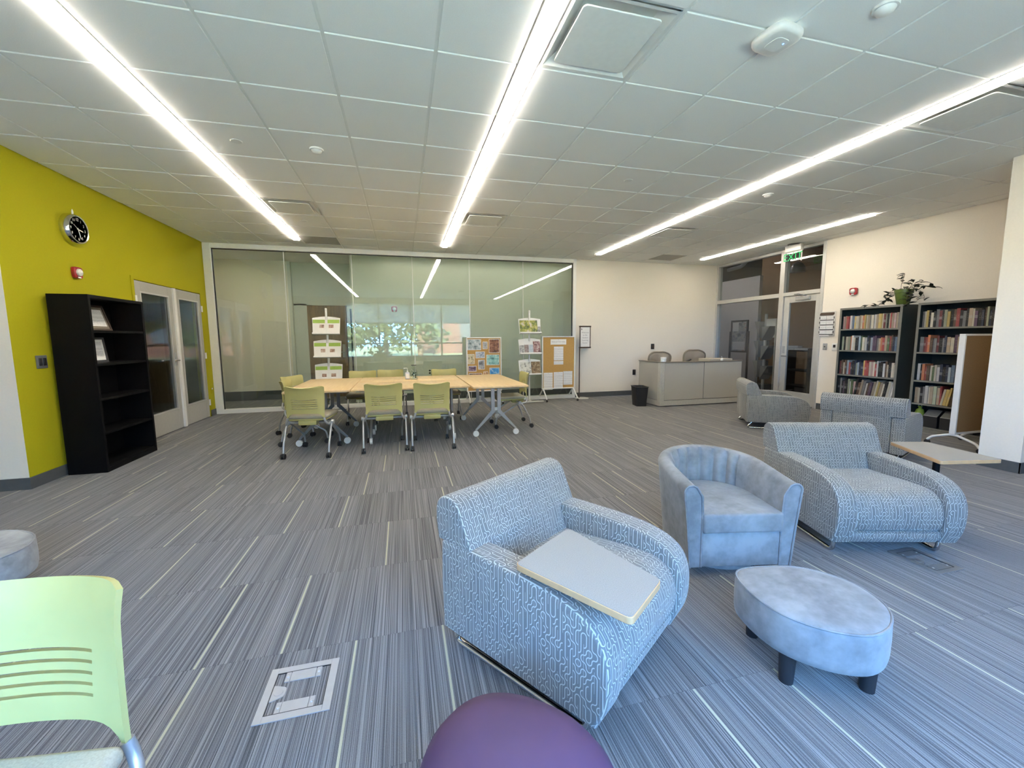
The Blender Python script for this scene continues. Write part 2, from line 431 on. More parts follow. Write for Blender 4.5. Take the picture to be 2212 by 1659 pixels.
# ------------------------------------------------------------------ the setting
XL, XR, YB = -3.25, 7.22, 8.42
XN, XRN, YC = -5.6, 6.6, 4.55          # near-left wall, near-right wall, corner of the lime wall
def pix(p):
    d = Vector(p) - Vector((0, 0, CAMZ)); z = d.dot(fwd)
    if z < 0.05: return None
    return (1106 + 895.06 * d.dot(right) / z, 829.5 - 895.06 * d.dot(up) / z, z)
def inframe(x0, x1, y0, y1, z):
    q = [pix((x, y, z)) for x in (x0, x1) for y in (y0, y1)]; q = [a for a in q if a]
    if len(q) < 2: return 0
    if max(a[0] for a in q) < 0 or min(a[0] for a in q) > 2212 or max(a[1] for a in q) < 0 or min(a[1] for a in q) > 1659: return 0
    return 1.0 / min(a[2] for a in q)
def room_clip(x0, x1, y0, y1):
    ym = (y0 + y1) / 2
    lo = XL if ym > YC else XN; hi = XR if ym > 2.6 else XRN
    x0, x1, y0, y1 = max(x0, lo), min(x1, hi), max(y0, WY), min(y1, YB)
    return (x0, x1, y0, y1) if x1 - x0 > 0.02 and y1 - y0 > 0.02 else None

floor = struct(MB().box(-6, 12.2, -1.1, 12, -0.06, -0.012).build('floor', 'dark_base', smooth=False))
cells = []
for i in range(-10, 13):
    for j in range(-2, 15):
        q = room_clip(i * 0.6, i * 0.6 + 0.6, j * 0.6, j * 0.6 + 0.6)
        if q: cells.append((inframe(*q, 0), q))
cells.sort(key=lambda a: -a[0])
shared = {}; rest = MB()
BOXES = [(-0.545, -0.295, 1.46, 1.71), (2.815, 3.015, 1.484, 1.74)]     # floor boxes cut into the carpet
for k, (vis, (x0, x1, y0, y1)) in enumerate(cells):
    g = 0.0006
    if vis > 0 and k < 300:
        key = (round(x1 - x0, 3), round(y1 - y0, 3))
        if key not in shared: shared[key] = MB().box(g, key[0] - g, g, key[1] - g, -0.012, 0.0).mesh('carpet_tile', 'carpet', False)
        put(shared[key], 'carpet_tile', floor, (x0, y0, 0))
    else: rest.box(x0 + g, x1 - g, y0 + g, y1 - g, -0.012, 0.0)
ro = rest.build('carpet_tiles', 'carpet', floor, smooth=False); ro['kind'] = 'stuff'
for nm, b in (('corridor_carpet', (XL - 0.8, 4.2, YB + 0.01, 10.4)), ('hall_carpet', (XR + 0.01, 12, 4.5, 11.5))):
    MB().box(b[0], b[1], b[2], b[3], -0.012, -0.001).build(nm, 'carpet' if nm[0] == 'c' else 'hall_dark', floor, smooth=False)

# ceiling: grid of T-bars with lay-in tiles
CX = lambda c: -0.975 + 0.61 * c
CY = lambda r: 2.619 + 0.61 * r
SW = 0.115
STRIPS = [(-1, -0.6, 7.79), (3, -0.6, 7.79), (8, -0.6, 7.79), (12, 4.43, 7.80)]
DIFF = [(3, -1), (8, -1), (-1, 5), (3, 5), (8, 5)]; PANELS = [(10, 8), (-1, 8)]
g = MB().box(-5.9, 7.4, -1.1, 10.5, 3.02, 3.06)
TB = 0.012; TZ0, TZ1 = CEIL + 0.009, CEIL + 0.02
for c in range(-7, 14):
    x = CX(c); y1 = YB; y0 = YC if x < XL else WY
    if x < XL: y0, y1 = WY, YC
    if XN < x < XR: g.box(x - TB, x + TB, y0 if x < XRN else 2.6, y1, TZ0, TZ1)
for r in range(-5, 10):
    y = CY(r); q = room_clip(-9, 9, y - 0.05, y + 0.05)
    if q: g.box(q[0], q[1], y - TB, y + TB, TZ0 - 0.0005, TZ1)
ceiling = struct(g.build('ceiling', 'tbar', smooth=False))
tl = []
for c in range(-8, 14):
    for r in range(-6, 10):
        if (c, r) in DIFF + PANELS: continue
        x0, x1, y0, y1 = CX(c), CX(c) + 0.61, CY(r), CY(r) + 0.61
        for (sc_, s0, s1) in STRIPS:
            if c == sc_ - 1 and s0 < (y0 + y1) / 2 < s1: x1 = CX(sc_) - SW + 0.0
        q = room_clip(x0, x1, y0, y1)
        if q: tl.append((inframe(*q, CEIL), q))
tl.sort(key=lambda a: -a[0]); shared = {}; rest = MB()
for k, (vis, (x0, x1, y0, y1)) in enumerate(tl):
    e = 0.011
    if vis > 0 and k < 300:
        key = (round(x1 - x0, 3), round(y1 - y0, 3))
        if key not in shared: shared[key] = MB().box(e, key[0] - e, e, key[1] - e, 0, 0.02).mesh('ceiling_tile', 'tile', False)
        put(shared[key], 'ceiling_tile', ceiling, (x0, y0, CEIL))
    else: rest.box(x0 + e, x1 - e, y0 + e, y1 - e, CEIL, CEIL + 0.02)
for (c, s0, s1) in STRIPS:      # short filler pieces where a light ends inside a row
    x = CX(c); r1 = max(r for r in range(-6, 10) if CY(r) + 0.305 < s1); rest.box(x - SW, x - 0.011, s1 + 0.005, CY(r1) + 0.599, CEIL, CEIL + 0.02)
ro = rest.build('ceiling_tiles', 'tile', ceiling, smooth=False); ro['kind'] = 'stuff'

def wallbox(name, mats, *boxes):
    b = MB()
    for q in boxes: b.box(*q)
    return struct(b.build(name, mats, smooth=False))
H = 3.03
wallbox('wall_back', 'white_wall', (3.63, XR + 0.12, YB, YB + 0.12, 0, H))
wl = wallbox('wall_left', 'green_wall', (XL - 0.12, XL, YC + 0.002, 6.34, 0, H), (XL - 0.12, XL, 8.13, YB, 0, H), (XL - 0.12, XL, 6.34, 8.13, 2.09, H))
wallbox('wall_left_return', 'white_wall', (XN, XL - 0.001, YC, YC + 0.12, 0, H))
wallbox('wall_left_near', 'white_wall', (XN - 0.12, XN, WY, YC + 0.12, 0, H))
wallbox('wall_right', 'white_wall', (XR, XR + 0.12, 2.5, 5.80, 0, H))
wallbox('wall_column', 'white_wall', (5.62, XR + 0.12, 2.47, 2.77, 0, H))
wallbox('wall_right_near', 'white_wall', (XRN, XRN + 0.12, WY, 2.47, 0, H))
SILL, HEAD = 0.56, 2.78
wallbox('wall_window', 'white_wall', (XN, XRN, WY - 0.2, WY, 0, SILL), (XN, XRN, WY - 0.2, WY, HEAD, H), (XN, WIN_X[0], WY - 0.2, WY, SILL, HEAD), (WIN_X[-1], XRN, WY - 0.2, WY, SILL, HEAD))
BT = 0.012; BH = 0.105
def base(name, x0, x1, y0, y1): struct(MB().box(x0, x1, y0, y1, 0, BH).build(name, 'dark_base', smooth=False))
base('baseboard_back', 3.64, XR, YB - BT, YB); base('baseboard_left', XL, XL + BT, YC, 6.33); base('baseboard_left_far', XL, XL + BT, 8.14, YB)
base('baseboard_left_return', XN, XL + BT, YC - BT, YC); base('baseboard_right', XR - BT, XR, 2.77, 5.78); base('baseboard_column', 5.62 - BT, 5.62, 2.46, 2.77)
base('baseboard_column_front', 5.62 - BT, XRN, 2.47 - BT, 2.47)

# windows behind the viewer (seen in the reflections): frame, panes and half-lowered shades
for k in range(4):
    a, b = WIN_X[k], WIN_X[k + 1]; f = MB(); y0, y1 = WY - 0.14, WY - 0.06
    f.box(a, a + 0.03, y0, y1, SILL, HEAD); f.box(b - 0.03, b, y0, y1, SILL, HEAD)
    for z in (SILL, 1.10, HEAD - 0.05): f.box(a + 0.03, b - 0.03, y0, y1, z, z + 0.05)
    wo = struct(f.build('window_%d' % (k + 1), 'grey_leg', smooth=False))
    MB().box(a + 0.03, b - 0.03, WY - 0.104, WY - 0.096, SILL + 0.05, 1.10).build('pane', 'clear', wo, smooth=False)
    MB().box(a + 0.03, b - 0.03, WY - 0.104, WY - 0.096, 1.15, HEAD - 0.05).build('pane', 'clear', wo, smooth=False)
    s = thing('roller_shade', 'grey roller shade lowered to mid window, %s from the left end of the window wall' % ORD[k], 'shade', ((a + b) / 2, WY - 0.03, 0), 0, 'window shades')
    h = (b - a) / 2 - 0.02
    MB().box(-h, h, -0.002, 0.002, 1.97, HEAD - 0.05).build('shade_cloth', 'shade', s, smooth=False)
    MB().cyl((-h, 0, HEAD - 0.04), (h, 0, HEAD - 0.04), 0.03, n=12).build('roller_tube', 'white_metal', s)
    MB().box(-h, h, -0.008, 0.008, 1.95, 1.975).build('hem_bar', 'white_metal', s, smooth=False)
# outdoors
struct(MB().box(-60, 60, -90, -1.3, -0.6, -0.5).build('ground', 'grass', smooth=False))
struct(MB().box(-60, 60, -7.5, -1.3, -0.5, -0.488).build('bounce_pavement', 'bounce_paving', smooth=False))  # pale strip added so sunlit ground bounces light up to the ceiling
struct(MB().box(-60, 60, -16, -9, -0.5, -0.49).build('street', 'bounce_paving', smooth=False))
ol = thing('brick_building', 'red brick building across the street', 'building', (14, -40, -0.5))
MB().box(-12, 12, -4, 4, 0, 7).build('walls', 'brick', ol, smooth=False)
for k in range(6):
    MB().box(-10.5 + 3.6 * k, -9 + 3.6 * k, 4.0, 4.05, 1.5, 5).build('window', 'grey_leg', ol, smooth=False)
TREES = [(-1.6, -27, 'leafy tree behind the two middle street trees'), (-5.2, -22, 'leafy street tree left of the middle of the lawn'), (1.5, -20, 'tall leafy street tree in the middle of the lawn'), (12, -24, 'leafy street tree in front of the brick building'), (-11, -23, 'leafy street tree farther left on the lawn'), (-19, -22, 'leafy street tree farthest left on the lawn'), (20, -22, 'leafy street tree farthest right on the lawn')]
for k, (x, y, lab) in enumerate(TREES):
    t = thing('street_tree', lab, 'tree', (x, y, -0.5), 0, 'trees outside'); rr = random.Random(k)
    MB().cyl((0, 0, 0), (0, 0, 3.6), 0.25, 0.16, 10).build('trunk', 'trunk', t)
    b = MB(); cl = [(Vector((rr.gauss(0, 1.5), rr.gauss(0, 1.3), 6.0 + rr.gauss(0, 1.9))), rr.uniform(0.6, 1.2)) for _ in range(34)]
    for q in range(4200):
        c, sg = cl[q % 34]; p = c + Vector((rr.gauss(0, sg * 0.6), rr.gauss(0, sg * 0.6), rr.gauss(0, sg * 0.5)))
        d1_ = Vector((rr.uniform(-1, 1), rr.uniform(-1, 1), rr.uniform(-1, 1))) * 0.16; d2_ = Vector((rr.uniform(-1, 1), rr.uniform(-1, 1), rr.uniform(-1, 1))) * 0.16
        b.add([p - d1_ - d2_, p + d1_ - d2_, p + d1_ + d2_, p - d1_ + d2_], [(0, 1, 2, 3)])
    b.build('crown', 'tree', t, smooth=False)

# ------------------------------------------------------------------ glass partition on the back wall
GX0, GX1, GZ0, GZ1 = -3.13, 3.56, 0.075, 2.885
fr = MB().box(XL, GX0, YB - 0.05, YB + 0.06, 0, CEIL).box(GX1, 3.63, YB - 0.05, YB + 0.06, 0, CEIL).box(GX0, GX1, YB - 0.05, YB + 0.06, 0, GZ0).box(GX0, GX1, YB - 0.05, YB + 0.06, GZ1, CEIL)
part = struct(fr.build('trim_1', 'white_metal', bevel=0.004, smooth=False))
jx = [GX0, -2.01, -0.87, 0.23, 1.34, 2.46, GX1]
for a, b in zip(jx, jx[1:]):
    MB().box(a + 0.001, b - 0.001, YB, YB + 0.012, GZ0 - 0.01, GZ1 + 0.01).build('pane', 'glass', part, smooth=False)
for a in jx[1:-1]: MB().box(a - 0.006, a + 0.006, YB - 0.003, YB + 0.015, GZ0, GZ1).build('glazing_joint', 'white_metal', part, smooth=False)
for x, nm in ((GX0, 'gasket'), (GX1 - 0.012, 'gasket')): MB().box(x, x + 0.012, YB - 0.01, YB + 0.02, GZ0, GZ1).build(nm, 'black_plastic', part, smooth=False)
MB().box(GX0, GX1, YB - 0.01, YB + 0.02, GZ1 - 0.012, GZ1).build('gasket', 'black_plastic', part, smooth=False)
# corridor beyond the glass
wallbox('wall_corridor', 'sage_wall', (-0.86, 4.2, 9.1, 9.22, 0, H), (-0.98, -0.86, 9.1, 10.3, 0, H), (-1.2, -0.86, 10.2, 10.32, 2.065, H), (-2.3, -1.2, 10.2, 10.32, 2.065, H), (-2.3, -2.03, 10.2, 10.32, 0, 2.1), (-2.36, -2.3, 10.1, 10.3, 0, H))
wallbox('wall_corridor_left', 'white_wall', (-4.2, -2.36, 10.1, 10.22, 0, H), (-4.2, -3.95, YB, 10.2, 0, H))
struct(MB().box(-0.85, 4.2, 9.085, 9.1, 0, 0.15).box(-3.9, -2.36, 10.085, 10.1, 0, 0.2).build('baseboard_corridor', 'dark_base', smooth=False))
wallbox('wall_corridor_end_backing', 'white_wall', (4.2, 4.3, YB + 0.13, 9.3, 0, H), (-4.4, 4.4, 10.34, 10.44, 0, 3.1))  # end wall, plus unseen backing added to stop sky leaking through gaps
bd = struct(MB().box(-2.03, -1.22, 10.2, 10.25, 0, 2.07).build('door_3', 'door_wood', smooth=False)); 
MB().tube(fillet([(-1.30, 10.2, 1.02), (-1.30, 10.13, 1.02), (-1.42, 10.13, 1.02)], 0.02), 0.011).build('door_handle', 'silver', bd)
MB().box(-1.33, -1.27, 10.185, 10.2, 0.9, 1.2).build('lock_plate', 'silver', bd, smooth=False)
sd = struct(MB().box(-1.2, -1.14, 10.2, 10.26, 0, 2.07).box(-0.93, -0.87, 10.2, 10.26, 0, 2.07).box(-1.14, -0.93, 10.2, 10.26, 2.0, 2.07).build('trim_2', 'alu', smooth=False))
MB().box(-1.14, -0.93, 10.22, 10.23, 0, 2.0).build('pane', 'black_plastic', sd, smooth=False)
wd = struct(MB().box(-3.95, -3.9, 9.0, 10.0, 0, 2.08).build('door_4', 'door_wood', smooth=False))
MB().tube(fillet([(-3.9, 9.88, 1.02), (-3.84, 9.88, 1.02), (-3.84, 9.74, 1.02)], 0.02), 0.011).build('door_handle', 'silver', wd)
for k, (x0, x1, y) in enumerate(((-3.6, -1.4, 8.78), (-0.4, 3.6, 8.75))):  # added lamps, kept out of sight, that brighten the corridor
    t = thing('corridor_fill_light', 'added unseen fill light in the corridor ceiling, %s one' % ('left', 'right')[k], 'light', (x0, y, 2.98)); L = x1 - x0
    MB().box(0, L, -0.05, 0.05, 0.0, 0.012).build('diffuser', emit('corridor_lamp_%d' % k, (1.0, 0.93, 0.82), (22.0, 8.0)[k]), t, smooth=False)
    MB().box(-0.01, 0, -0.06, 0.06, -0.004, 0.012).box(L, L + 0.01, -0.06, 0.06, -0.004, 0.012).box(0, L, -0.06, -0.05, -0.004, 0.012).box(0, L, 0.05, 0.06, -0.004, 0.012).build('trim', 'white_metal', t, smooth=False)
MB().box(-4.0, 4.2, YB + 0.06, 10.3, 2.992, 3.01).build('corridor_ceiling', 'tile', ceiling, smooth=False)
o = thing('wall_box', 'small dark outlet low on the corridor wall behind the glass', 'outlet', (0.55, 9.098, 0.6))
MB().rbox(-0.035, 0.035, -0.008, 0, -0.06, 0.06, 0.004, 2).build('plate', 'white_metal', o); MB().box(-0.02, 0.02, -0.011, -0.008, 0.01, 0.045).build('socket', 'black_plastic', o); MB().box(-0.02, 0.02, -0.011, -0.008, -0.045, -0.01).build('socket', 'black_plastic', o)

# ------------------------------------------------------------------ double doors in the lime wall
fr = MB().box(XL - 0.12, XL + 0.012, 6.30, 6.35, 0, 2.12).box(XL - 0.12, XL + 0.012, 8.12, 8.17, 0, 2.12).box(XL - 0.12, XL + 0.012, 6.35, 8.12, 2.08, 2.12)
struct(fr.build('trim_3', 'green_wall', smooth=False))
def leaf(name, y0, y1, hinge):
    x0, x1 = XL - 0.035, XL + 0.012; b = MB(); gz0, gz1 = 0.32, 1.93; sw = 0.11
    b.box(x0, x1, y0, y0 + sw, 0.01, 2.07).box(x0, x1, y1 - sw, y1, 0.01, 2.07).box(x0, x1, y0 + sw, y1 - sw, 0.01, gz0).box(x0, x1, y0 + sw, y1 - sw, gz1, 2.07)
    d = struct(b.build(name, 'door_paint', smooth=False, bevel=0.003))
    MB().box(x0 + 0.018, x0 + 0.026, y0 + sw - 0.005, y1 - sw + 0.005, gz0 - 0.005, gz1 + 0.005).build('pane', 'smoke', d, smooth=False)
    t = 0.015; xx = x1 + 0.004
    MB().box(x1 - 0.012, xx, y0 + sw - t, y0 + sw + 0.006, gz0 - t, gz1 + t).box(x1 - 0.012, xx, y1 - sw - 0.006, y1 - sw + t, gz0 - t, gz1 + t).box(x1 - 0.012, xx, y0 + sw + 0.006, y1 - sw - 0.006, gz0 - t, gz0 + 0.006).box(x1 - 0.012, xx, y0 + sw + 0.006, y1 - sw - 0.006, gz1 - 0.006, gz1 + t).build('glazing_bead', 'alu', d, smooth=False)
    for z in (0.25, 1.05, 1.83): MB().cyl((XL + 0.02, hinge, z - 0.05), (XL + 0.02, hinge, z + 0.05), 0.012, n=10).build('hinge', 'white_metal', d)
    return d
d1 = leaf('door_1', 6.355, 7.225, 6.345); d2 = leaf('door_2', 7.295, 8.115, 8.125)
MB().box(XL - 0.03, XL + 0.035, 7.228, 7.292, 0.01, 2.07).build('astragal', 'white_metal', d2, smooth=False)
h = MB().tube(fillet([(XL + 0.012, 7.16, 1.02), (XL + 0.07, 7.16, 1.02), (XL + 0.07, 7.04, 1.02)], 0.02), 0.011).build('lever_handle', 'chrome', d1)
MB().box(XL + 0.012, XL + 0.02, 7.13, 7.19, 0.94, 1.13).build('lock_plate', 'silver', d1, smooth=False)
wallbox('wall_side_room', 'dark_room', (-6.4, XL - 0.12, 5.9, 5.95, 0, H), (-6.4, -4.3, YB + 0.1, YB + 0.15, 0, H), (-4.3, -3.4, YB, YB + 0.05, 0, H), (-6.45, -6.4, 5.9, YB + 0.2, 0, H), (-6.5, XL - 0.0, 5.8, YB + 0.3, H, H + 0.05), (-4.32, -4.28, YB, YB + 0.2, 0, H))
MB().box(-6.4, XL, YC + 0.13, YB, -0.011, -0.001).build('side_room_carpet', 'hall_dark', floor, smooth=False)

# ------------------------------------------------------------------ storefront with exit door on the right wall
fx0, fx1 = XR - 0.01, XR + 0.11; YD0, YD1, YM = 5.86, 6.60, 6.70; TR = 2.10
b = MB().box(fx0, fx1, 5.80, YD0, 0, CEIL).box(fx0, fx1, YD1, YM, 0, CEIL).box(fx0, fx1, YB - 0.06, YB, 0, CEIL)
b.box(fx0, fx1, YM, YB - 0.06, 0, 0.08).box(fx0, fx1, YM, YB - 0.06, TR - 0.03, TR + 0.05).box(fx0, fx1, YD0, YD1, TR - 0.02, TR + 0.05).box(fx0, fx1, YD0, YD1, CEIL - 0.05, CEIL).box(fx0, fx1, YM, YB - 0.06, CEIL - 0.05, CEIL)
sf = struct(b.build('trim_4', 'alu', smooth=False, bevel=0.004))
for (y0, y1, z0, z1) in ((YM, YB - 0.06, 0.08, TR - 0.03), (YM, YB - 0.06, TR + 0.05, CEIL - 0.05), (YD0, YD1, TR + 0.05, CEIL - 0.05)):
    MB().box(XR + 0.05, XR + 0.06, y0, y1, z0, z1).build('pane', 'store', sf, smooth=False)
b = MB(); dx0, dx1 = XR + 0.02, XR + 0.065; sw = 0.12
b.box(dx0, dx1, YD0 + 0.005, YD0 + sw - 0.03, 0.01, TR - 0.025).box(dx0, dx1, YD1 - sw, YD1 - 0.005, 0.01, TR - 0.025).box(dx0, dx1, YD0 + sw - 0.03, YD1 - sw, 0.01, 0.25).box(dx0, dx1, YD0 + sw - 0.03, YD1 - sw, TR - 0.15, TR - 0.025)
d5 = struct(b.build('door_5', 'alu', smooth=False, bevel=0.003))
MB().box(dx0 + 0.018, dx0 + 0.026, YD0 + sw - 0.03, YD1 - sw, 0.25, TR - 0.15).build('pane', 'store', d5, smooth=False)
MB().tube(fillet([(dx0, YD1 - 0.05, 0.93), (dx0 - 0.05, YD1 - 0.05, 0.93), (dx0 - 0.05, YD1 - 0.20, 0.93)], 0.02), 0.011).build('lever_handle', 'grey_leg', d5)
MB().box(dx0 - 0.008, dx0, YD1 - 0.08, YD1 - 0.03, 0.98, 1.12).build('lock_plate', 'silver', d5, smooth=False)
MB().rbox(dx0 - 0.05, dx0, 6.05, 6.32, TR - 0.12, TR - 0.05, 0.006, 2).build('door_closer', 'silver', d5)
MB().tube([(dx0 - 0.03, 6.1, TR - 0.05), (dx0 - 0.12, 6.2, TR - 0.01), (dx0 - 0.03, 6.36, TR + 0.0)], 0.01, 8).build('closer_arm', 'grey_leg', d5)
# hall beyond the storefront
wallbox('wall_hall_upper', 'hall_dark', (XR, XR + 0.12, 4.4, 8.6, 3.03, 4.25), (12.1, 12.2, 9.6, 11.5, 0, 4.25), (XR, 12.2, 11.5, 11.6, 0, 4.25), (XR, XR + 0.1, 8.6, 11.6, 3.0, 4.25), (XR + 0.13, 12.2, 4.3, 4.4, 0, 4.3))  # unseen walls added to keep outside daylight from leaking into the hall
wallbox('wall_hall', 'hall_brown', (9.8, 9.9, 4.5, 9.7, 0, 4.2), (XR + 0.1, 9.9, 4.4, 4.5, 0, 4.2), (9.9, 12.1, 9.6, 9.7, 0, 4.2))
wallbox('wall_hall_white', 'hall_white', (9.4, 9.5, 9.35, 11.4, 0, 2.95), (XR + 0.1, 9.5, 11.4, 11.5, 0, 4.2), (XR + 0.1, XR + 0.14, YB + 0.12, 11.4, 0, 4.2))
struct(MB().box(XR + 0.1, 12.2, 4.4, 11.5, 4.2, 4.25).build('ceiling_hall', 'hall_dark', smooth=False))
t = thing('hall_fill_light', 'added fill light high on the dark hall ceiling', 'light', (8.4, 9.9, 4.19)); MB().box(-0.6, 0.6, -0.1, 0.1, -0.012, 0.0).build('diffuser', emit('hall_fill', (1.0, 0.92, 0.90), 30.0), t, smooth=False); MB().box(-0.63, -0.6, -0.13, 0.13, -0.02, 0).box(0.6, 0.63, -0.13, 0.13, -0.02, 0).box(-0.6, 0.6, -0.13, -0.1, -0.02, 0).box(-0.6, 0.6, 0.1, 0.13, -0.02, 0).build('trim', 'grey_leg', t, smooth=False)  # added lamp that brightens the hall and its white wall
pn = thing('pendant_lamp', 'dark dome pendant lamp hanging in the hall behind the transom glass', 'lamp', (9.0, 7.9, 2.8))
MB().lathe([(0.16, 0), (0.155, 0.1), (0.1, 0.2), (0.03, 0.24), (0.001, 0.24)], 20).build('shade', 'grey_leg', pn)
MB().cyl((0, 0, 0.24), (0, 0, 1.4), 0.008, n=6).build('cord', 'black_plastic', pn)
MB().lathe([(0.001, 0.02), (0.12, 0.02), (0.12, 0.03), (0.001, 0.03)], 16).build('bulb_disc', emit('pendant_glow', (1, 0.9, 0.75), 3.0), pn)
for k, (y, z) in enumerate(((9.2, 3.3), (8.2, 3.55))):
    tag(MB().tube(fillet([(7.6, y, z), (8.8, y, z), (9.2, y + 0.6, z - 0.05), (9.3, y + 1.2, z - 0.05)], 0.15), 0.05, 10).build('ceiling_duct', 'grey_leg'), ('lower' if k == 0 else 'upper') + ' dark pipe running under the dark hall ceiling', 'pipe')

# ------------------------------------------------------------------ ceiling fixtures
SL = ['long recessed strip light beside the lime wall', 'long recessed strip light above the meeting table', 'long recessed strip light running over the armchairs', 'short recessed strip light near the exit door']
for k, (c, y0, y1) in enumerate(STRIPS):
    x1 = CX(c); x0 = x1 - SW
    t = thing('strip_light', SL[k], 'light', ((x0 + x1) / 2, y0, CEIL), 0, 'ceiling strip lights'); L = y1 - y0; h = SW / 2
    MB().box(-h, -h + 0.012, 0, L, -0.002, 0.04).box(h - 0.012, h, 0, L, -0.002, 0.04).box(-h, h, -0.006, 0, -0.002, 0.04).box(-h, h, L, L + 0.006, -0.002, 0.04).box(-h, h, 0, L, 0.04, 0.045).build('housing', 'white_metal', t, smooth=False)
    n = max(1, round(L / 1.22)); s = L / n
    for q in range(n): MB().box(-h + 0.013, h - 0.013, q * s + 0.004, (q + 1) * s - 0.004, -0.018, 0.012).build('diffuser', 'lamp', t, smooth=False)
DL = {(3, -1): 'square air diffuser beside the middle strip light, closest to the viewer', (8, -1): 'square air diffuser beyond the armchair strip light, at the right edge', (-1, 5): 'square air diffuser beside the strip light nearest the lime wall', (3, 5): 'square air diffuser above the far side of the meeting table', (8, 5): 'square air diffuser over the floor in front of the desk'}
for (c, r) in DIFF:
    t = thing('air_diffuser', DL[(c, r)], 'vent', (CX(c) + 0.305, CY(r) + 0.305, CEIL), 0, 'square ceiling air diffusers')
    a = 0.293; p = 0.225; b = MB()
    ring = lambda q, z: [(-q, -q, z), (q, -q, z), (q, q, z), (-q, q, z)]
    vs = ring(a, 0) + ring(a - 0.02, 0) + ring(p - 0.03, 0.06) + ring(p - 0.06, 0.06); fs = []
    for l in range(3):
        for j in range(4): fs.append((l * 4 + j, l * 4 + (j + 1) % 4, l * 4 + 4 + (j + 1) % 4, l * 4 + 4 + j))
    b.add(vs, fs); b.box(-a, a, -a, a, 0.065, 0.07); b.build('pan', 'white_metal', t, smooth=False)
    MB().prism(rpoly([(-p, -p), (p, -p), (p, p), (-p, p)], 0.03), -0.008, 0.0).build('face_plate', 'tbar', t, bevel=0.003)
for (c, r), lab in zip(PANELS, ('plain grey access panel in the ceiling above the desk', 'plain grey access panel in the ceiling by the left end of the glass')):
    t = thing('ceiling_hatch', lab, 'panel', (CX(c) + 0.305, CY(r) + 0.305, CEIL))
    MB().box(-0.29, 0.29, -0.29, 0.29, 0.002, 0.02).build('panel', plain('panel_grey', (0.42, 0.41, 0.38), 0.7), t, smooth=False)
    MB().box(-0.295, 0.295, -0.295, -0.285, 0, 0.02).box(-0.295, 0.295, 0.285, 0.295, 0, 0.02).box(-0.295, -0.285, -0.285, 0.285, 0, 0.02).box(0.285, 0.295, -0.285, 0.285, 0, 0.02).build('rim', 'tbar', t, smooth=False)
DOTS = [(-1.29, 4.144, 0, 'flat round ceiling cover plate beside the strip light near the lime wall'), (-0.67, 4.144, 1, 'round white smoke detector between the two left strip lights'), (2.38, 4.144, 0, 'flat round ceiling cover plate between the middle and right strip lights'), (4.21, 4.144, 1, 'round white smoke detector just right of the long armchair strip light'), (5.43, 4.144, 0, 'flat round ceiling cover plate near the short strip light'), (2.38, 6.58, 0, 'flat round ceiling cover plate above the cork board with white sheets'), (-1.28, 6.58, 0, 'flat round ceiling cover plate behind the leftmost air diffuser'), (5.43, 6.58, 0, 'flat round ceiling cover plate above the reception desk'), (2.43, 1.74, 2, 'white dome fixture cut off by the top edge of the picture')]
for x, y, kind, lab in DOTS:
    t = thing(['cover_plate', 'smoke_detector', 'dome_fixture'][kind], lab, ['cover', 'detector', 'fixture'][kind], (x, y, CEIL))
    if kind == 0: MB().lathe([(0.001, -0.004), (0.042, -0.004), (0.046, 0.0)], 20).build('plate', 'tbar', t)
    else:
        MB().lathe([(0.055, -0.012), (0.058, 0.0)], 24).build('base', 'white_metal', t)
        MB().lathe([(0.001, -0.035), (0.02, -0.034), (0.038, -0.025), (0.045, -0.012)], 24).build('dome', 'white_metal' if kind == 1 else 'tbar', t)
t = thing('access_point', 'white rounded wireless access point with blue light on the ceiling', 'access point', (2.06, 2.03, CEIL), R_(8))
sq = rpoly([(-0.105, -0.105), (0.105, -0.105), (0.105, 0.105), (-0.105, 0.105)], 0.07, 8)
b = MB(); lv = [(0.9, 0.0), (1.0, -0.015), (1.0, -0.03), (0.95, -0.042), (0.8, -0.048), (0.5, -0.05)]
k = len(sq); vs = [(p[0] * s, p[1] * s, z) for s, z in lv for p in sq]
b.add(vs, [(l * k + j, l * k + (j + 1) % k, (l + 1) * k + (j + 1) % k, (l + 1) * k + j) for l in range(len(lv) - 1) for j in range(k)] + [tuple((len(lv) - 1) * k + j for j in range(k))])
b.build('shell', 'white_metal', t, angle=60)
MB().prism(rpoly([(-0.05, -0.05), (0.05, -0.05), (0.05, 0.05), (-0.05, 0.05)], 0.035, 6), -0.054, -0.05).build('badge', 'tbar', t, bevel=0.0015)
MB().lathe([(0.001, -0.0575), (0.004, -0.0565), (0.005, -0.054)], 10, (0.025, -0.02, 0)).build('status_light', 'blue_led', t)

# ------------------------------------------------------------------ wall fixtures
ck = thing('wall_clock', 'round silver wall clock with black face on the lime wall', 'clock', (XL, 5.40, 2.45))
ry = Matrix.Rotation(R_(90), 4, 'Y')
MB().lathe([(0.155, 0.0), (0.155, 0.02), (0.148, 0.06), (0.138, 0.072), (0.126, 0.07), (0.124, 0.055)], 40, mtx=ry).build('case', 'chrome', ck)
cf = MB().lathe([(0.001, 0.062), (0.125, 0.062)], 40, mtx=ry).build('face', 'black_plastic', ck)
for q in range(12):
    a = R_(q * 30); num = str(12 if q == 0 else q)
    text(num, 0.035 if q % 3 else 0.04, 'numeral', 'tbar', cf, (0.063, 0.097 * math.sin(a), 0.097 * math.cos(a)), (R_(90), 0, R_(90)))
def hand(name, ang, L, wd, mat):
    MB().box(0.064, 0.067, -wd, wd, -0.015, L).build(name, mat, ck, smooth=False, rot=(-R_(ang), 0, 0))
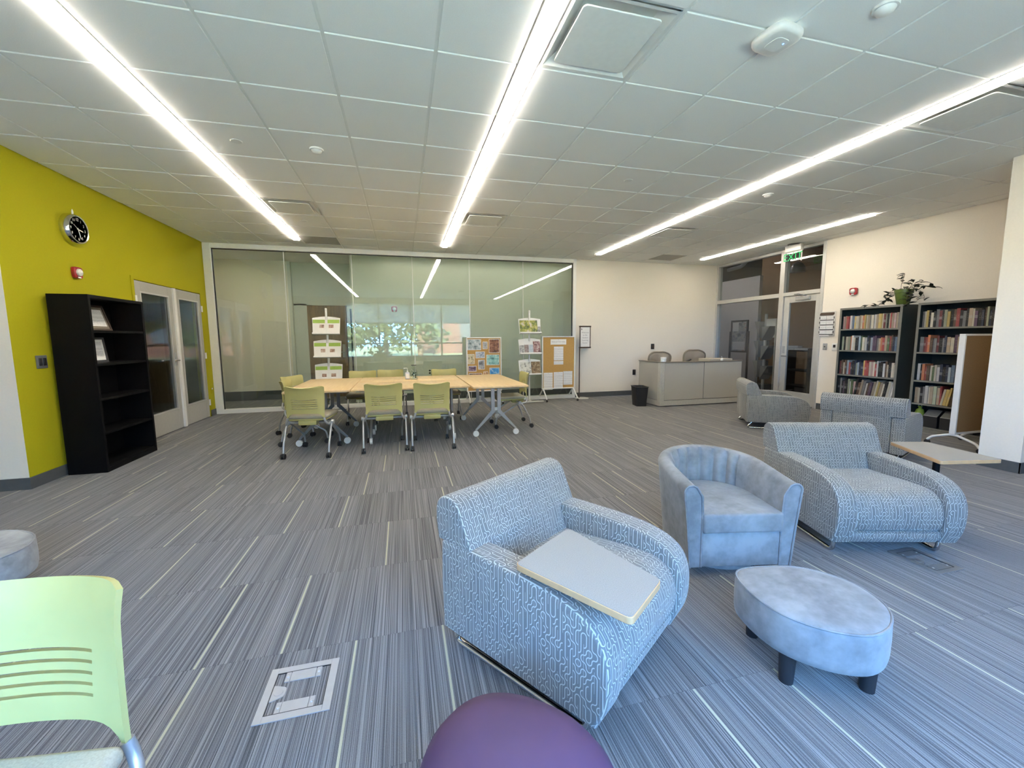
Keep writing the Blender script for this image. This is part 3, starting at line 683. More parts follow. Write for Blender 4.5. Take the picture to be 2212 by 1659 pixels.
hand('hour_hand', 100, 0.065, 0.004, 'white_metal'); hand('minute_hand', 165, 0.095, 0.003, 'white_metal'); hand('second_hand', 305, 0.07, 0.0015, 'silver')
MB().lathe([(0.008, 0.0), (0.008, 0.03), (0.001, 0.05)], 10, (0.035, -0.005, 0.15)).build('hook', 'white_metal', ck)
def strobe(label, loc, rz):
    t = thing('fire_strobe', label, 'alarm', loc, rz)
    o = rpoly([(-0.055, -0.06), (0.055, -0.06), (0.062, 0.055), (-0.062, 0.055)], 0.035, 6)
    MB().prism([(p[0], p[1]) for p in o], -0.035, 0, axis=1).build('housing', 'red', t, bevel=0.006)
    MB().lathe([(0.04, 0), (0.036, 0.015), (0.02, 0.026), (0.001, 0.03)], 20, mtx=Matrix.Translation((0, -0.034, 0)) @ Matrix.Rotation(R_(90), 4, 'X')).build('lens', 'lens', t)
    MB().box(-0.02, 0.02, -0.037, -0.034, -0.057, -0.045).build('badge', 'tbar', t, smooth=False)
strobe('red fire alarm strobe on the lime wall under the clock', (XL, 5.39, 2.015), R_(90))
strobe('red fire alarm strobe on the cream wall left of the potted plant', (XR, 5.28, 2.04), R_(-90))
strobe('dark red fire alarm strobe seen through the glass partition', (-0.14, 9.1, 1.93), 0)
def plate(name, label, cat, loc, rz, sx, sz, mat, buttons):
    t = thing(name, label, cat, loc, rz); MB().rbox(-sx, sx, -0.012, 0, -sz, sz, 0.004, 2).build('plate', mat, t)
    for nm, x, z, bx, bz, mm in buttons: MB().rbox(x - bx, x + bx, -0.018, -0.01, z - bz, z + bz, 0.002, 1).build(nm, mm, t)
plate('light_switch', 'dark switch plate on the lime wall left of the black bookcase', 'switch', (XL, 4.83, 1.12), R_(90), 0.058, 0.06, 'grey_leg', [('rocker', -0.024, 0, 0.015, 0.035, 'black_plastic'), ('rocker', 0.024, 0, 0.015, 0.035, 'black_plastic')])
plate('light_switch', 'black switch plate on the cream wall above the reception desk', 'switch', (5.55, YB, 1.10), 0, 0.042, 0.062, 'black_plastic', [('rocker', 0, 0, 0.017, 0.035, 'brown_frame')])
plate('power_outlet', 'black outlet low on the cream wall left of the desk', 'outlet', (5.09, YB, 0.52), 0, 0.037, 0.06, 'black_plastic', [('socket', 0, 0.024, 0.014, 0.014, 'brown_frame'), ('socket', 0, -0.024, 0.014, 0.014, 'brown_frame')])
plate('card_reader', 'small grey metal plate with a dark button beside the exit door', 'switch', (XR, 5.70, 1.125), R_(-90), 0.036, 0.058, 'silver', [('button', 0, 0, 0.009, 0.009, 'black_plastic')])
plate('thermostat', 'white thermostat with dark screen between the door and bookcase', 'thermostat', (XR, 5.53, 1.125), R_(-90), 0.045, 0.06, 'white_metal', [('screen', 0, 0.012, 0.02, 0.024, 'black_plastic')])
plate('power_outlet', 'white outlet low on the lime wall right of the double doors', 'outlet', (XL, 8.27, 0.45), R_(90), 0.037, 0.06, 'green_wall', [('socket', 0, 0.02, 0.014, 0.014, 'tbar')])
# wall directory
t = thing('wall_directory', 'small wall directory of white name strips beside the exit door', 'sign', (XR, 5.69, 1.52), R_(-90))
MB().rbox(-0.14, 0.14, -0.012, 0, -0.215, 0.215, 0.004, 2).build('board', 'alu', t)
MB().prism([(-0.13, 0.15), (0.10, 0.15), (0.12, 0.165), (0.12, 0.2), (-0.11, 0.2), (-0.13, 0.18)], -0.02, -0.012, axis=1).build('header', 'brown_frame', t)
for q in range(4):
    z = 0.14 - q * 0.083
    MB().box(-0.12, -0.012, -0.018, -0.012, z - 0.062, z).build('name_strip', 'text_page', t, smooth=False)
    MB().box(-0.006, 0.11, -0.018, -0.012, z - 0.062, z).build('name_strip', 'text_page', t, smooth=False)
    MB().box(-0.125, 0.118, -0.016, -0.012, z - 0.078, z - 0.066).build('divider', 'ink', t, smooth=False)
    for x in (-0.132, 0.124): MB().box(x - 0.005, x + 0.005, -0.017, -0.012, z - 0.05, z - 0.012).build('clip', 'ink', t, smooth=False)
MB().box(-0.12, 0.05, -0.018, -0.012, -0.208, -0.19).build('name_strip', 'paper', t, smooth=False)
# exit sign hanging in front of the storefront
t = thing('exit_sign', 'green lettered EXIT sign hanging from the ceiling by the door', 'sign', (6.92, 6.17, CEIL), R_(-90))
MB().lathe([(0.001, -0.016), (0.1, -0.016), (0.11, 0.0)], 24).build('canopy', 'black_plastic', t)
MB().rbox(-0.16, 0.16, -0.035, 0.035, -0.13, -0.016, 0.006, 2).build('housing', 'alu', t)
MB().box(-0.155, 0.155, -0.006, 0.006, -0.31, -0.13).build('lens_panel', 'clear', t, smooth=False)
MB().box(-0.16, 0.16, -0.008, 0.008, -0.142, -0.13).box(0.152, 0.16, -0.008, 0.008, -0.315, -0.142).build('lamp_edge', 'white_metal', t, smooth=False)
text('EXIT', 0.19, 'lettering', 'exit_green', t, (-0.015, -0.008, -0.225), (R_(90), 0, 0))

# ------------------------------------------------------------------ floor boxes
def floor_box(label, x0, x1, y0, y1, dark):
    cx, cy = (x0 + x1) / 2, (y0 + y1) / 2; a, b2 = (x1 - x0) / 2, (y1 - y0) / 2
    t = thing('floor_box', label, 'floor box', (cx, cy, 0.0), 0, 'floor power boxes'); fm = 'box_metal' if not dark else 'grey_leg'; w_ = 0.028
    MB().box(-a, -a + w_, -b2, b2, 0, 0.004).box(a - w_, a, -b2, b2, 0, 0.004).box(-a + w_, a - w_, -b2, -b2 + w_, 0, 0.004).box(-a + w_, a - w_, b2 - w_, b2, 0, 0.004).build('frame', fm, t, smooth=False, bevel=0.001)
    ia, ib = a - w_, b2 - w_
    MB().box(-ia, -ia + 0.003, -ib, ib, 0, 0.0035).box(ia - 0.003, ia, -ib, ib, 0, 0.0035).box(-ia + 0.003, ia - 0.003, -ib, -ib + 0.003, 0, 0.0035).box(-ia + 0.003, ia - 0.003, ib - 0.003, ib, 0, 0.0035).build('lid_edge', 'black_plastic', t, smooth=False)
    for sy in (-1, 1):
        y_a, y_b = sorted((sy * ib * 0.98, sy * (ib - 0.05)))
        fl = MB().box(-0.045, 0.045, y_a, y_b, 0, 0.0032).build('cable_flap', fm, t, smooth=False, bevel=0.001)
        for sx in (-1, 1):
            xs = sorted((sx * 0.047, sx * 0.064)); MB().box(xs[0], xs[1], y_a, y_b, 0, 0.003).build('flap_hinge', fm, t, smooth=False)
            MB().lathe([(0.006, 0.003), (0.004, 0.0055), (0.001, 0.006)], 10, (sx * 0.0555, (y_a + y_b) / 2, 0)).build('rivet', 'silver', t)
    MB().prism(rpoly([(-ia, -0.04), (-ia + 0.03, -0.028), (-ia + 0.05, -0.02), (-ia + 0.05, 0.02), (-ia + 0.03, 0.028), (-ia, 0.04)], 0.012), 0, 0.0028).build('latch', fm, t)
    MB().lathe([(0.016, 0.0028), (0.015, 0.004), (0.001, 0.0042)], 16, (-ia + 0.026, 0, 0)).build('latch_knob', fm, t)
floor_box('silver framed square floor box in the carpet left of the near armchair', *BOXES[0], False)
floor_box('dark framed floor box under the front of the right armchair', *BOXES[1], True)

# ------------------------------------------------------------------ patterned armchairs
def arm_profile():
    top = bez([(-0.352, 0.095), (-0.36, 0.30), (-0.355, 0.475)], 4)
    t2 = bez([(-0.335, 0.486), (-0.12, 0.490), (0.12, 0.484), (0.27, 0.465), (0.365, 0.42), (0.408, 0.35), (0.418, 0.26), (0.405, 0.17), (0.372, 0.092)], 5)
    return [(p.x, p.y) for p in (Vector((q[0], q[1])) for q in top)] + [(p.x, p.y) for p in t2]
def armchair(label, loc, ang):
    t = thing('patterned_armchair', label, 'armchair', loc, ang - math.pi / 2, 'patterned lounge armchairs')
    prof = arm_profile()
    for s in (-1, 1):
        xs = sorted((s * 0.252, s * 0.368)); MB().rprism(prof, xs[0], xs[1], 0, 0.022, 3).build('arm', 'maze', t, angle=50)
    seat = [(p.x, p.y) for p in bez([(-0.25, 0.20), (-0.25, 0.355), (0.0, 0.385), (0.24, 0.398), (0.345, 0.378), (0.395, 0.31), (0.402, 0.23), (0.382, 0.172), (0.34, 0.164)], 5)]
    MB().rprism(seat, -0.252, 0.252, 0, 0.018, 3).build('seat_cushion', 'maze', t, angle=50)
    rail = [(p.x, p.y) for p in bez([(-0.30, 0.09), (-0.30, 0.16), (0.1, 0.163), (0.355, 0.163), (0.378, 0.148), (0.378, 0.12), (0.362, 0.09)], 4)]
    MB().rprism(rail, -0.254, 0.254, 0, 0.006, 2).build('front_rail', 'maze', t, angle=50)
    up_ = [(p.x, p.y) for p in bez([(-0.372, 0.482), (-0.385, 0.57), (-0.378, 0.635), (-0.345, 0.668), (-0.295, 0.672), (-0.25, 0.645), (-0.215, 0.57), (-0.175, 0.482)], 5)]
    lo_ = [(p.x, p.y) for p in bez([(-0.352, 0.10), (-0.362, 0.30), (-0.366, 0.50)], 3)] + [(-0.18, 0.50), (-0.11, 0.28), (-0.11, 0.10)]
    MB().rprism(up_, -0.365, 0.365, 0, 0.03, 4).rprism(lo_, -0.25, 0.25, 0, 0.012, 2).build('back_cushion', 'maze', t, angle=50)
    for s in (-1, 1):
        x = s * 0.31
        MB().tube(fillet([(x, -0.27, 0.10), (x, -0.345, 0.013), (x, 0.318, 0.013), (x, 0.318, 0.10)], 0.05, 6), 0.0125, 10).build('sled_rail', 'chrome', t)
    MB().box(-0.30, 0.30, -0.30, 0.33, 0.075, 0.095).build('underframe', 'black_plastic', t, smooth=False)
    return t
def tablet(chair, quad, post):
    # quad: four world corners, kept at their true place on the arm of that chair
    inv = (Matrix.Translation(chair.location) @ Matrix.Rotation(chair.rotation_euler.z, 4, 'Z')).inverted()
    q = [inv @ Vector((x, y, 0)) for x, y in quad]; poly = rpoly([(p.x, p.y) for p in q], 0.022, 5)
    c = sum(q, Vector()) / 4; inner = [(c.x + (x - c.x) * 0.985, c.y + (y - c.y) * 0.985) for x, y in poly]
    o = MB().prism(poly, 0.507, 0.5295).build('tablet_edge', 'maple_edge', chair, bevel=0.002)
    MB().prism(inner, 0.5290, 0.5310).build('tablet_top', 'tablet', o, smooth=False)
    p = inv @ Vector((post[0], post[1], 0)); MB().cyl((p.x, p.y, 0.44), (p.x, p.y, 0.508), 0.018, n=14).build('tablet_post', 'black_metal', o)
cA = armchair('patterned armchair with swivel tablet, beside the purple pouf', (0.629, 1.575, 0), -0.973)
tablet(cA, [(0.352, 1.32), (0.635, 1.525), (0.785, 1.098), (0.592, 0.955)], (0.46, 1.30))
cB = armchair('patterned armchair with tablet swung outward, right of the velvet tub chair', (2.88, 2.044, 0), -1.854)
tablet(cB, [(3.466, 2.194), (3.714, 2.115), (3.63, 1.67), (3.224, 1.755)], (3.27, 1.80))
armchair('patterned armchair seen from behind in front of the bookcases', (5.08, 3.43, 0), R_(21))
armchair('patterned armchair farthest away, side-on in front of the reception desk', (5.22, 4.90, 0), R_(-33))

# ------------------------------------------------------------------ velvet tub chair
tb = thing('tub_chair', 'grey velvet swivel tub chair with channel-tufted back', 'armchair', (1.817, 2.07, 0), R_(-102.5) - math.pi / 2)
NP = 144
def tub_path(i):
    # plan curve of the outer shell, from the right front round the back to the left front
    u = i / NP; Ls = 0.30; La = math.pi * 0.31; tot = 2 * Ls + La; s = u * tot
    if s < Ls: return Vector((0.31, 0.31 - s, 0)), Vector((1, 0, 0)), u
    if s < Ls + La:
        a = (s - Ls) / 0.31; return Vector((0.31 * math.cos(a), 0.01 - 0.33 * math.sin(a), 0)), Vector((math.cos(a), -math.sin(a), 0)), u
    return Vector((-0.31, 0.01 + (s - Ls - La), 0)), Vector((-1, 0, 0)), u
b = MB(); prof_n = 0; rows = []
for i in range(NP + 1):
    p, nrm, u = tub_path(i); k = math.sin(math.pi * u); top = 0.518 + 0.064 * (k ** 1.2); fl = 0.014
    th = 0.085
    sc_ = 0.0
    if 0.28 < u < 0.72: sc_ = 0.030 * (1 - abs(math.sin((u - 0.28) / 0.44 * math.pi * 7)) ** 0.8)
    pr = [(-0.03, 0.055), (-0.022, 0.15), (-0.008, 0.3), (fl - 0.004, top - 0.06), (fl, top - 0.03), (fl - 0.008, top - 0.012), (fl - 0.022, top - 0.002), (fl - 0.045, top), (fl - 0.066, top - 0.008), (fl - 0.078 + sc_ * 0.5, top - 0.025), (-th + sc_, top - 0.06), (-th - 0.006 + sc_, top - 0.16), (-th - 0.006 + sc_, 0.26)]
    rows.append([p + nrm * o + Vector((0, 0, z)) for o, z in pr]); prof_n = len(pr)
vs = [q for r in rows for q in r]
fs = [(i * prof_n + j, (i + 1) * prof_n + j, (i + 1) * prof_n + j + 1, i * prof_n + j + 1) for i in range(NP) for j in range(prof_n - 1)]
b.add(vs, fs); e = NP * prof_n
b.add(rows[0] + [Vector((rows[0][-1].x, 0.31, 0.055))], [tuple(range(prof_n + 1))]); b.add(rows[-1] + [Vector((rows[-1][-1].x, 0.31, 0.055))], [tuple(range(prof_n + 1))])
b.build('shell', 'velvet', tb, angle=50)
for r in (rows[0], rows[-1]):
    o = Vector((0, 0.003, 0)); MB().tube([q + o for q in r[:-1]] + [Vector((r[-1].x, 0.313, 0.26)), Vector((r[-1].x, 0.313, 0.06))], 0.006, 6).build('piping', 'velvet', tb)
pl_ = [(-0.222, 0.335), (0.222, 0.335)] + [(0.225 * math.cos(a), 0.02 - 0.24 * math.sin(a)) for a in [math.pi * q / 16 for q in range(17)]]
MB().rprism([(x, y) for x, y in rpoly(pl_[:2] + pl_[2:], 0.02, 3)], 0.255, 0.365, 2, 0.022, 3).build('seat_cushion', 'velvet', tb, angle=60)
MB().rbox(-0.225, 0.225, 0.0, 0.312, 0.055, 0.252, 0.012, 2).build('front_panel', 'velvet', tb)
MB().lathe([(0.25, 0.0), (0.25, 0.05), (0.22, 0.056), (0.001, 0.056)], 40).build('swivel_base', 'velvet', tb)

# ------------------------------------------------------------------ ottomans and pouf
def ottoman(label, c, outline, legs, z0, z1, mat, dish):
    t = thing('ottoman', label, 'ottoman', (c[0], c[1], 0)); lp = loop([(x - c[0], y - c[1], 0) for x, y in outline], 6); k = len(lp)
    cen = sum(lp, Vector()) / k; b = MB(); h = z1 - z0
    lv = [(0.90, z0), (0.985, z0 + 0.012), (1.0, z0 + 0.035), (1.005, z0 + h * 0.55), (1.0, z1 - 0.022), (0.985, z1 - 0.006), (0.955, z1), (0.85, z1 + 0.004 - dish * 0.3), (0.6, z1 + 0.010 - dish * 0.8), (0.3, z1 + 0.013 - dish), (0.05, z1 + 0.014 - dish)]
    vs = [cen + (p - cen) * s + Vector((0, 0, z)) for s, z in lv for p in lp]
    fs = [(l * k + j, l * k + (j + 1) % k, (l + 1) * k + (j + 1) % k, (l + 1) * k + j) for l in range(len(lv) - 1) for j in range(k)] + [tuple(range(k - 1, -1, -1)), tuple((len(lv) - 1) * k + j for j in range(k))]
    b.add(vs, fs).build('cushion', mat, t, angle=60)
    MB().tube([cen + (p - cen) * 0.985 + Vector((0, 0, z1 - 0.004)) for p in lp], 0.0045, 6, closed=True).build('piping', mat, t)
    for x, y in legs: MB().cyl((x - c[0], y - c[1], 0), (x - c[0], y - c[1], z0 + 0.02), 0.024, 0.031, 18).build('leg', 'black_plastic', t)
OUT = [(1.40, 1.425), (1.56, 1.415), (1.70, 1.36), (1.79, 1.23), (1.765, 1.08), (1.665, 0.99), (1.53, 0.965), (1.40, 1.035), (1.325, 1.16), (1.335, 1.33)]
ottoman('blue-grey velvet ottoman with black legs in front of the tub chair', (1.55, 1.19), OUT, [(1.45, 1.375), (1.375, 1.14), (1.63, 1.03), (1.70, 1.26)], 0.115, 0.285, 'velvet', 0.0)
ottoman('pale grey ottoman cut off at the left edge of the picture', (-2.2, 2.52), [(-2.2 + 0.34 * math.cos(a), 2.52 + 0.28 * math.sin(a)) for a in [2 * math.pi * q / 10 for q in range(10)]], [(-2.02, 2.62), (-2.38, 2.62), (-2.02, 2.38), (-2.38, 2.38)], 0.125, 0.29, 'velvet_pale', 0.03)
t = thing('pouf', 'round purple vinyl pouf at the bottom edge of the picture', 'pouf', (0.195, 0.765, 0))
b = MB(); N = 48; lv = [(0.80, 0.0), (0.92, 0.015), (1.0, 0.10), (1.03, 0.20), (1.0, 0.29), (0.93, 0.36), (0.80, 0.402), (0.60, 0.425), (0.35, 0.437), (0.05, 0.442)]
def rad(a): return 0.232 * (1 + 0.06 * math.cos(3 * (a - R_(110))))
vs = [(s * rad(2 * math.pi * j / N) * math.cos(2 * math.pi * j / N), s * rad(2 * math.pi * j / N) * math.sin(2 * math.pi * j / N), z) for s, z in lv for j in range(N)]
b.add(vs, [(l * N + j, l * N + (j + 1) % N, (l + 1) * N + (j + 1) % N, (l + 1) * N + j) for l in range(len(lv) - 1) for j in range(N)] + [tuple(range(N - 1, -1, -1)), tuple((len(lv) - 1) * N + j for j in range(N))])
b.build('cushion', 'purple', t, angle=70)
MB().tube([(0.965 * rad(2 * math.pi * j / N) * math.cos(2 * math.pi * j / N), 0.965 * rad(2 * math.pi * j / N) * math.sin(2 * math.pi * j / N), 0.329) for j in range(N)], 0.004, 6, closed=True).build('seam', 'purple', t)

# ------------------------------------------------------------------ green rolling chairs
def green_chair(label, loc, ang):
    t = thing('rolling_chair', label, 'chair', loc, ang - math.pi / 2, 'green rolling chairs')
    # backrest shell with five real slots
    ZS = [0.0, 0.10, 0.18] ; rows_ = [0.0, 0.08, 0.17]
    for q in range(5): rows_ += [0.17 + q * 0.085 + 0.055, 0.17 + q * 0.085 + 0.085]
    rows_ = rows_[:3] + [0.183, 0.207, 0.263, 0.287, 0.343, 0.367, 0.423, 0.447, 0.503, 0.527] + [0.70, 0.82, 0.92, 0.975, 1.0]
    slot = {3, 5, 7, 9, 11}; NX = 24
    def fn(u, v):
        x = (u - 0.5) * 2; ax = abs(x); hw = 0.198 + 0.012 * v
        zb = 0.495 - 0.075 * ax ** 8; zt = 0.786 + 0.024 * (ax ** 2) - 0.02 * ax ** 14
        z = zb + (zt - zb) * v
        y = -0.238 - 0.05 * v ** 1.3 + 0.08 * ax ** 2 * (0.30 + 0.70 * v) + 0.012 * max(0, v - 0.85) / 0.15 * -1
        return (x * hw, y, z)
    vs = [fn(i / NX, v) for v in rows_ for i in range(NX + 1)]; fs = []
    for j in range(len(rows_) - 1):
        for i in range(NX):
            if j in slot and abs((i + 0.5) / NX - 0.5) * 2 < 0.70: continue
            a = j * (NX + 1) + i; fs.append((a, a + 1, a + NX + 2, a + NX + 1))
    o = MB().add(vs, fs).build('backrest', 'green_plastic', t, angle=60)
    sm = o.modifiers.new('thick', 'SOLIDIFY'); sm.thickness = 0.012; sm.offset = 0.0
    es = o.modifiers.new('crisp', 'EDGE_SPLIT'); es.split_angle = R_(50)
    # seat
    MB().rbox(-0.215, 0.215, -0.19, 0.235, 0.425, 0.468, 0.02, 4).build('seat_pad', 'seat_fabric', t)
    MB().rbox(-0.205, 0.205, -0.18, 0.225, 0.405, 0.43, 0.012, 2).rbox(-0.10, 0.10, -0.19, -0.02, 0.355, 0.41, 0.012, 2).build('seat_pan', 'green_plastic', t)
    MB().cyl((-0.25, -0.10, 0.375), (0.25, -0.10, 0.375), 0.016, n=12).build('axle', 'silver', t)
    for s in (-1, 1):
        MB().tube(bez([(s * 0.193, -0.216, 0.445), (s * 0.205, -0.215, 0.405), (s * 0.22, -0.195, 0.373), (s * 0.222, -0.14, 0.365), (s * 0.222, -0.10, 0.372)], 5), [0.013] * 20 + [0.013], 10).build('back_upright', 'silver', t)
        MB().cyl((s * 0.236, -0.10, 0.375), (s * 0.262, -0.10, 0.375), 0.026, n=16).build('hub', 'silver', t)
        for nm, pts, cx, cy in (('leg', [(s * 0.235, -0.10, 0.375), (s * 0.242, -0.15, 0.34), (s * 0.242, -0.25, 0.15), (s * 0.242, -0.265, 0.06)], s * 0.242, -0.265), ('leg', [(s * 0.225, -0.10, 0.37), (s * 0.215, 0.0, 0.31), (s * 0.205, 0.235, 0.16), (s * 0.205, 0.255, 0.06)], s * 0.205, 0.255)):
            lg = MB().tube(fillet(pts, 0.04, 5), 0.0115, 10).build(nm, 'silver', t)
            ca = MB()
            for q in (-1, 1): ca.cyl((cx + q * 0.006, cy - 0.012, 0.03), (cx + q * 0.022, cy - 0.012, 0.03), 0.03, n=16)
            ca.rbox(cx - 0.015, cx + 0.015, cy - 0.03, cy + 0.012, 0.03, 0.064, 0.008, 2); ca.build('caster', 'black_plastic', lg)
    return t
g0 = green_chair('green rolling chair at the left end of the near side of table', (-1.03, 5.175, 0), R_(81))
CH = [((-0.24, 5.215), 92, 'green rolling chair in the middle of the near side of table'),
      ((0.32, 5.155), 89, 'green rolling chair at the right end of the near side of table'),
      ((-0.645, 6.90), -90, 'green rolling chair facing us, leftmost on the far side of table'),
      ((-0.22, 7.0), -92, 'green rolling chair facing us, middle one on the far side of table'),
      ((0.67, 6.86), -88, 'green rolling chair facing us, rightmost on the far side of table'),
      ((-1.22, 5.80), 2, 'green rolling chair at the left head of the table, nearer one'),
      ((-1.34, 6.34), -28, 'green rolling chair at the far left corner of the table'),
      ((1.53, 5.99), 178, 'green rolling chair at the right head of the table'),
      ((-0.832, 0.815), -98, 'green rolling chair cut off at the bottom left of the picture')]
for (x, y), a, lab in CH: dup(g0, (x, y, 0), R_(a) - math.pi / 2, lab)

# ------------------------------------------------------------------ meeting tables
TH = 0.712
def table(label, x0, x1, y0, y1, legs_along_y, leg_pos, dark):
    cx, cy = (x0 + x1) / 2, (y0 + y1) / 2
    t = thing('folding_table', label, 'table', (cx, cy, 0), 0, 'maple tables pushed together')
    a, b2 = (x1 - x0) / 2, (y1 - y0) / 2
    MB().rbox(-a, a, -b2, b2, TH - 0.026, TH, 0.006, 2).build('tabletop', 'maple', t)
    e = 0.0; MB().box(-a + 0.05, a - 0.05, -b2 + 0.05, b2 - 0.05, TH - 0.04, TH - 0.0265).build('under_board', 'grey_leg', t, smooth=False)
    for q in leg_pos:
        # a leg unit: two flat uprights that splay into feet with white round casters
        ax = (lambda s, d, z: (s, q - cy + d, z)) if legs_along_y else (lambda s, d, z: (q - cx + d, s, z))
        u = MB()
        for s in (-1, 1):
            poly = [(s * 0.018, 0.675), (s * 0.066, 0.675), (s * 0.066, 0.345), (s * 0.285, 0.095), (s * 0.285, 0.05), (s * 0.268, 0.05), (s * 0.262, 0.085), (s * 0.018, 0.32)]
            k = len(poly); vs = [ax(p[0], -0.014, p[1]) for p in poly] + [ax(p[0], 0.014, p[1]) for p in poly]
            leg = MB().add(vs, [tuple(range(k)), tuple(range(2 * k - 1, k - 1, -1))] + [(i, (i + 1) % k, k + (i + 1) % k, k + i) for i in range(k)]).build('leg', 'grey_leg' if dark else 'silver', t, smooth=False, bevel=0.003)
            c0, c1 = ax(s * 0.277, -0.016, 0.04), ax(s * 0.277, 0.016, 0.04); MB().cyl(c0, c1, 0.04, n=20).build('caster', 'white_metal', leg)
            d0, d1 = ax(s * 0.277, -0.012, 0.04), ax(s * 0.277, 0.012, 0.04)
        p0, p1 = sorted((ax(-0.05, -0.02, 0), ax(0.05, 0.02, 0)))
        lo = [min(p0[i], p1[i]) for i in range(2)]; hi = [max(p0[i], p1[i]) for i in range(2)]
        MB().box(lo[0], hi[0], lo[1], hi[1], 0.655, TH - 0.04).build('top_bracket', 'silver', t, smooth=False)
        MB().box(lo[0] + 0.02, hi[0] - 0.02, lo[1] + 0.008, hi[1] - 0.008, 0.345, 0.385).build('tie_block', 'white_metal', t, smooth=False)
    return t
table('maple folding table forming the left end of the meeting table', -1.36, -0.625, 5.22, 6.82, True, (5.50, 6.56), True)
table('maple folding table, front one of the middle pair', -0.615, 0.815, 5.23, 6.05, False, (-0.42, 0.62), True)
table('maple folding table, back one of the middle pair', -0.615, 0.815, 6.06, 6.83, False, (-0.42, 0.62), True)
table('maple folding table forming the right end of the meeting table', 0.83, 1.55, 5.06, 6.80, True, (5.40, 6.57), False)
# things on the table
t = thing('pump_bottle', 'clear hand sanitizer pump bottle on the meeting table', 'bottle', (0.055, 6.33, TH))
MB().rbox(-0.033, 0.033, -0.022, 0.022, 0.0, 0.105, 0.014, 3).build('bottle', plain('gel_clear', (0.62, 0.63, 0.68), 0.15), t)
MB().box(-0.02, 0.03, -0.0235, -0.022, 0.02, 0.085).build('label', 'paper', t, smooth=False)
MB().lathe([(0.013, 0.105), (0.014, 0.125), (0.006, 0.128), (0.005, 0.158), (0.001, 0.158)], 14).build('collar', 'white_metal', t)
MB().tube(fillet([(0, 0, 0.155), (0, 0, 0.166), (-0.045, 0, 0.164), (-0.05, 0, 0.155)], 0.008), 0.0055, 8).build('nozzle', 'white_metal', t)
t = thing('glass_jar', 'clear glass jar with moss and white pebbles on the meeting table', 'jar', (0.15, 6.33, TH))
MB().lathe([(0.001, 0.002), (0.05, 0.002), (0.055, 0.01), (0.055, 0.11), (0.045, 0.14), (0.03, 0.155), (0.03, 0.20), (0.038, 0.21), (0.033, 0.208), (0.026, 0.198), (0.026, 0.155), (0.041, 0.137), (0.051, 0.11), (0.051, 0.012), (0.001, 0.007)], 28).build('jar', 'clear', t)
MB().lathe([(0.034, 0.203), (0.04, 0.207), (0.04, 0.213), (0.034, 0.214), (0.034, 0.203)], 28, cap=False).build('rim', 'ink', t)
rr = random.Random(3)
for q in range(22):
    a = rr.uniform(0, 6.28); r_ = rr.uniform(0.0, 0.036); s = rr.uniform(0.008, 0.013); z = 0.02 + rr.uniform(0, 0.075)
    MB().lathe([(0.001, -s), (s * 0.8, -s * 0.6), (s, 0), (s * 0.8, s * 0.6), (0.001, s)], 8, (r_ * math.cos(a), r_ * math.sin(a), z)).build('pebble' if q % 3 == 0 else 'moss_ball', 'pearl' if q % 3 == 0 else 'jar_green', t)

# ------------------------------------------------------------------ black bookcase on the lime wall
def bookcase(name, label, loc, rz, wd, dp, ht, shelves, body, edge, group=None):
    # local: x across, y into the wall (back at +y), front at y=0
    t = thing(name, label, 'bookcase', loc, rz, group); a = wd / 2; th = 0.022
    MB().box(-a, -a + th, 0.006, dp, 0, ht).box(a - th, a, 0.006, dp, 0, ht).box(-a + th, a - th, 0.006, dp, ht - th, ht).build('carcass', body, t, smooth=False)
    MB().box(-a + th, a - th, dp - 0.012, dp, 0, ht - th).build('back_panel', body, t, smooth=False)
    MB().box(-a, -a + 0.03, 0, 0.006, 0, ht).box(a - 0.03, a, 0, 0.006, 0, ht).box(-a + 0.03, a - 0.03, 0, 0.006, ht - 0.03, ht).box(-a + 0.03, a - 0.03, 0, 0.006, 0, 0.045).build('face_frame', edge, t, smooth=False)
    for z in shelves:
        s = MB().box(-a + th, a - th, 0.012, dp - 0.012, z - 0.02, z).build('shelf', body, t, smooth=False)
        MB().box(-a + 0.03, a - 0.03, 0.0065, 0.012, z - 0.022, z).build('shelf_edge', edge, s, smooth=False)
    return t
bookcase('bookcase', 'tall black metal bookcase against the lime wall', (-2.895, 5.36, 0), R_(90), 0.87, 0.32, 1.755, (0.065, 0.40, 0.74, 1.085, 1.415), 'black_metal', 'black_metal')
def cert(label, y, z, h, wd, mats, lean):
    t = thing('certificate_frame', label, 'picture frame', (-3.09, y, z), R_(90), 'framed certificates'); rx = R_(-lean); a = wd / 2
    M = Matrix.Rotation(rx, 4, 'X')
    MB().box(-a, a, 0, 0.014, 0, h, mtx=M).build('backing', mats[0], t, smooth=False)
    b = MB()
    for q in ((-a, -a + 0.022, 0, h), (a - 0.022, a, 0, h), (-a + 0.022, a - 0.022, 0, 0.022), (-a + 0.022, a - 0.022, h - 0.022, h)): b.box(q[0], q[1], -0.012, 0, q[2], q[3], mtx=M)
    b.build('frame', mats[0], t, smooth=False)
    MB().box(-a + 0.022, a - 0.022, -0.004, 0, 0.022, h - 0.022, mtx=M).build('mat_board', mats[1], t, smooth=False)
    MB().box(-a + 0.05, a - 0.05, -0.006, -0.004, 0.05, h - 0.05, mtx=M).build('certificate', 'text_page', t, smooth=False)
cert('bronze framed certificate leaning on the top shelf of the black bookcase', 5.40, 1.416, 0.28, 0.34, ('brown_frame', 'chair_rim'), 16)
cert('white matted certificate on the second shelf of the black bookcase', 5.33, 1.086, 0.26, 0.24, ('ink', 'tbar'), 6)

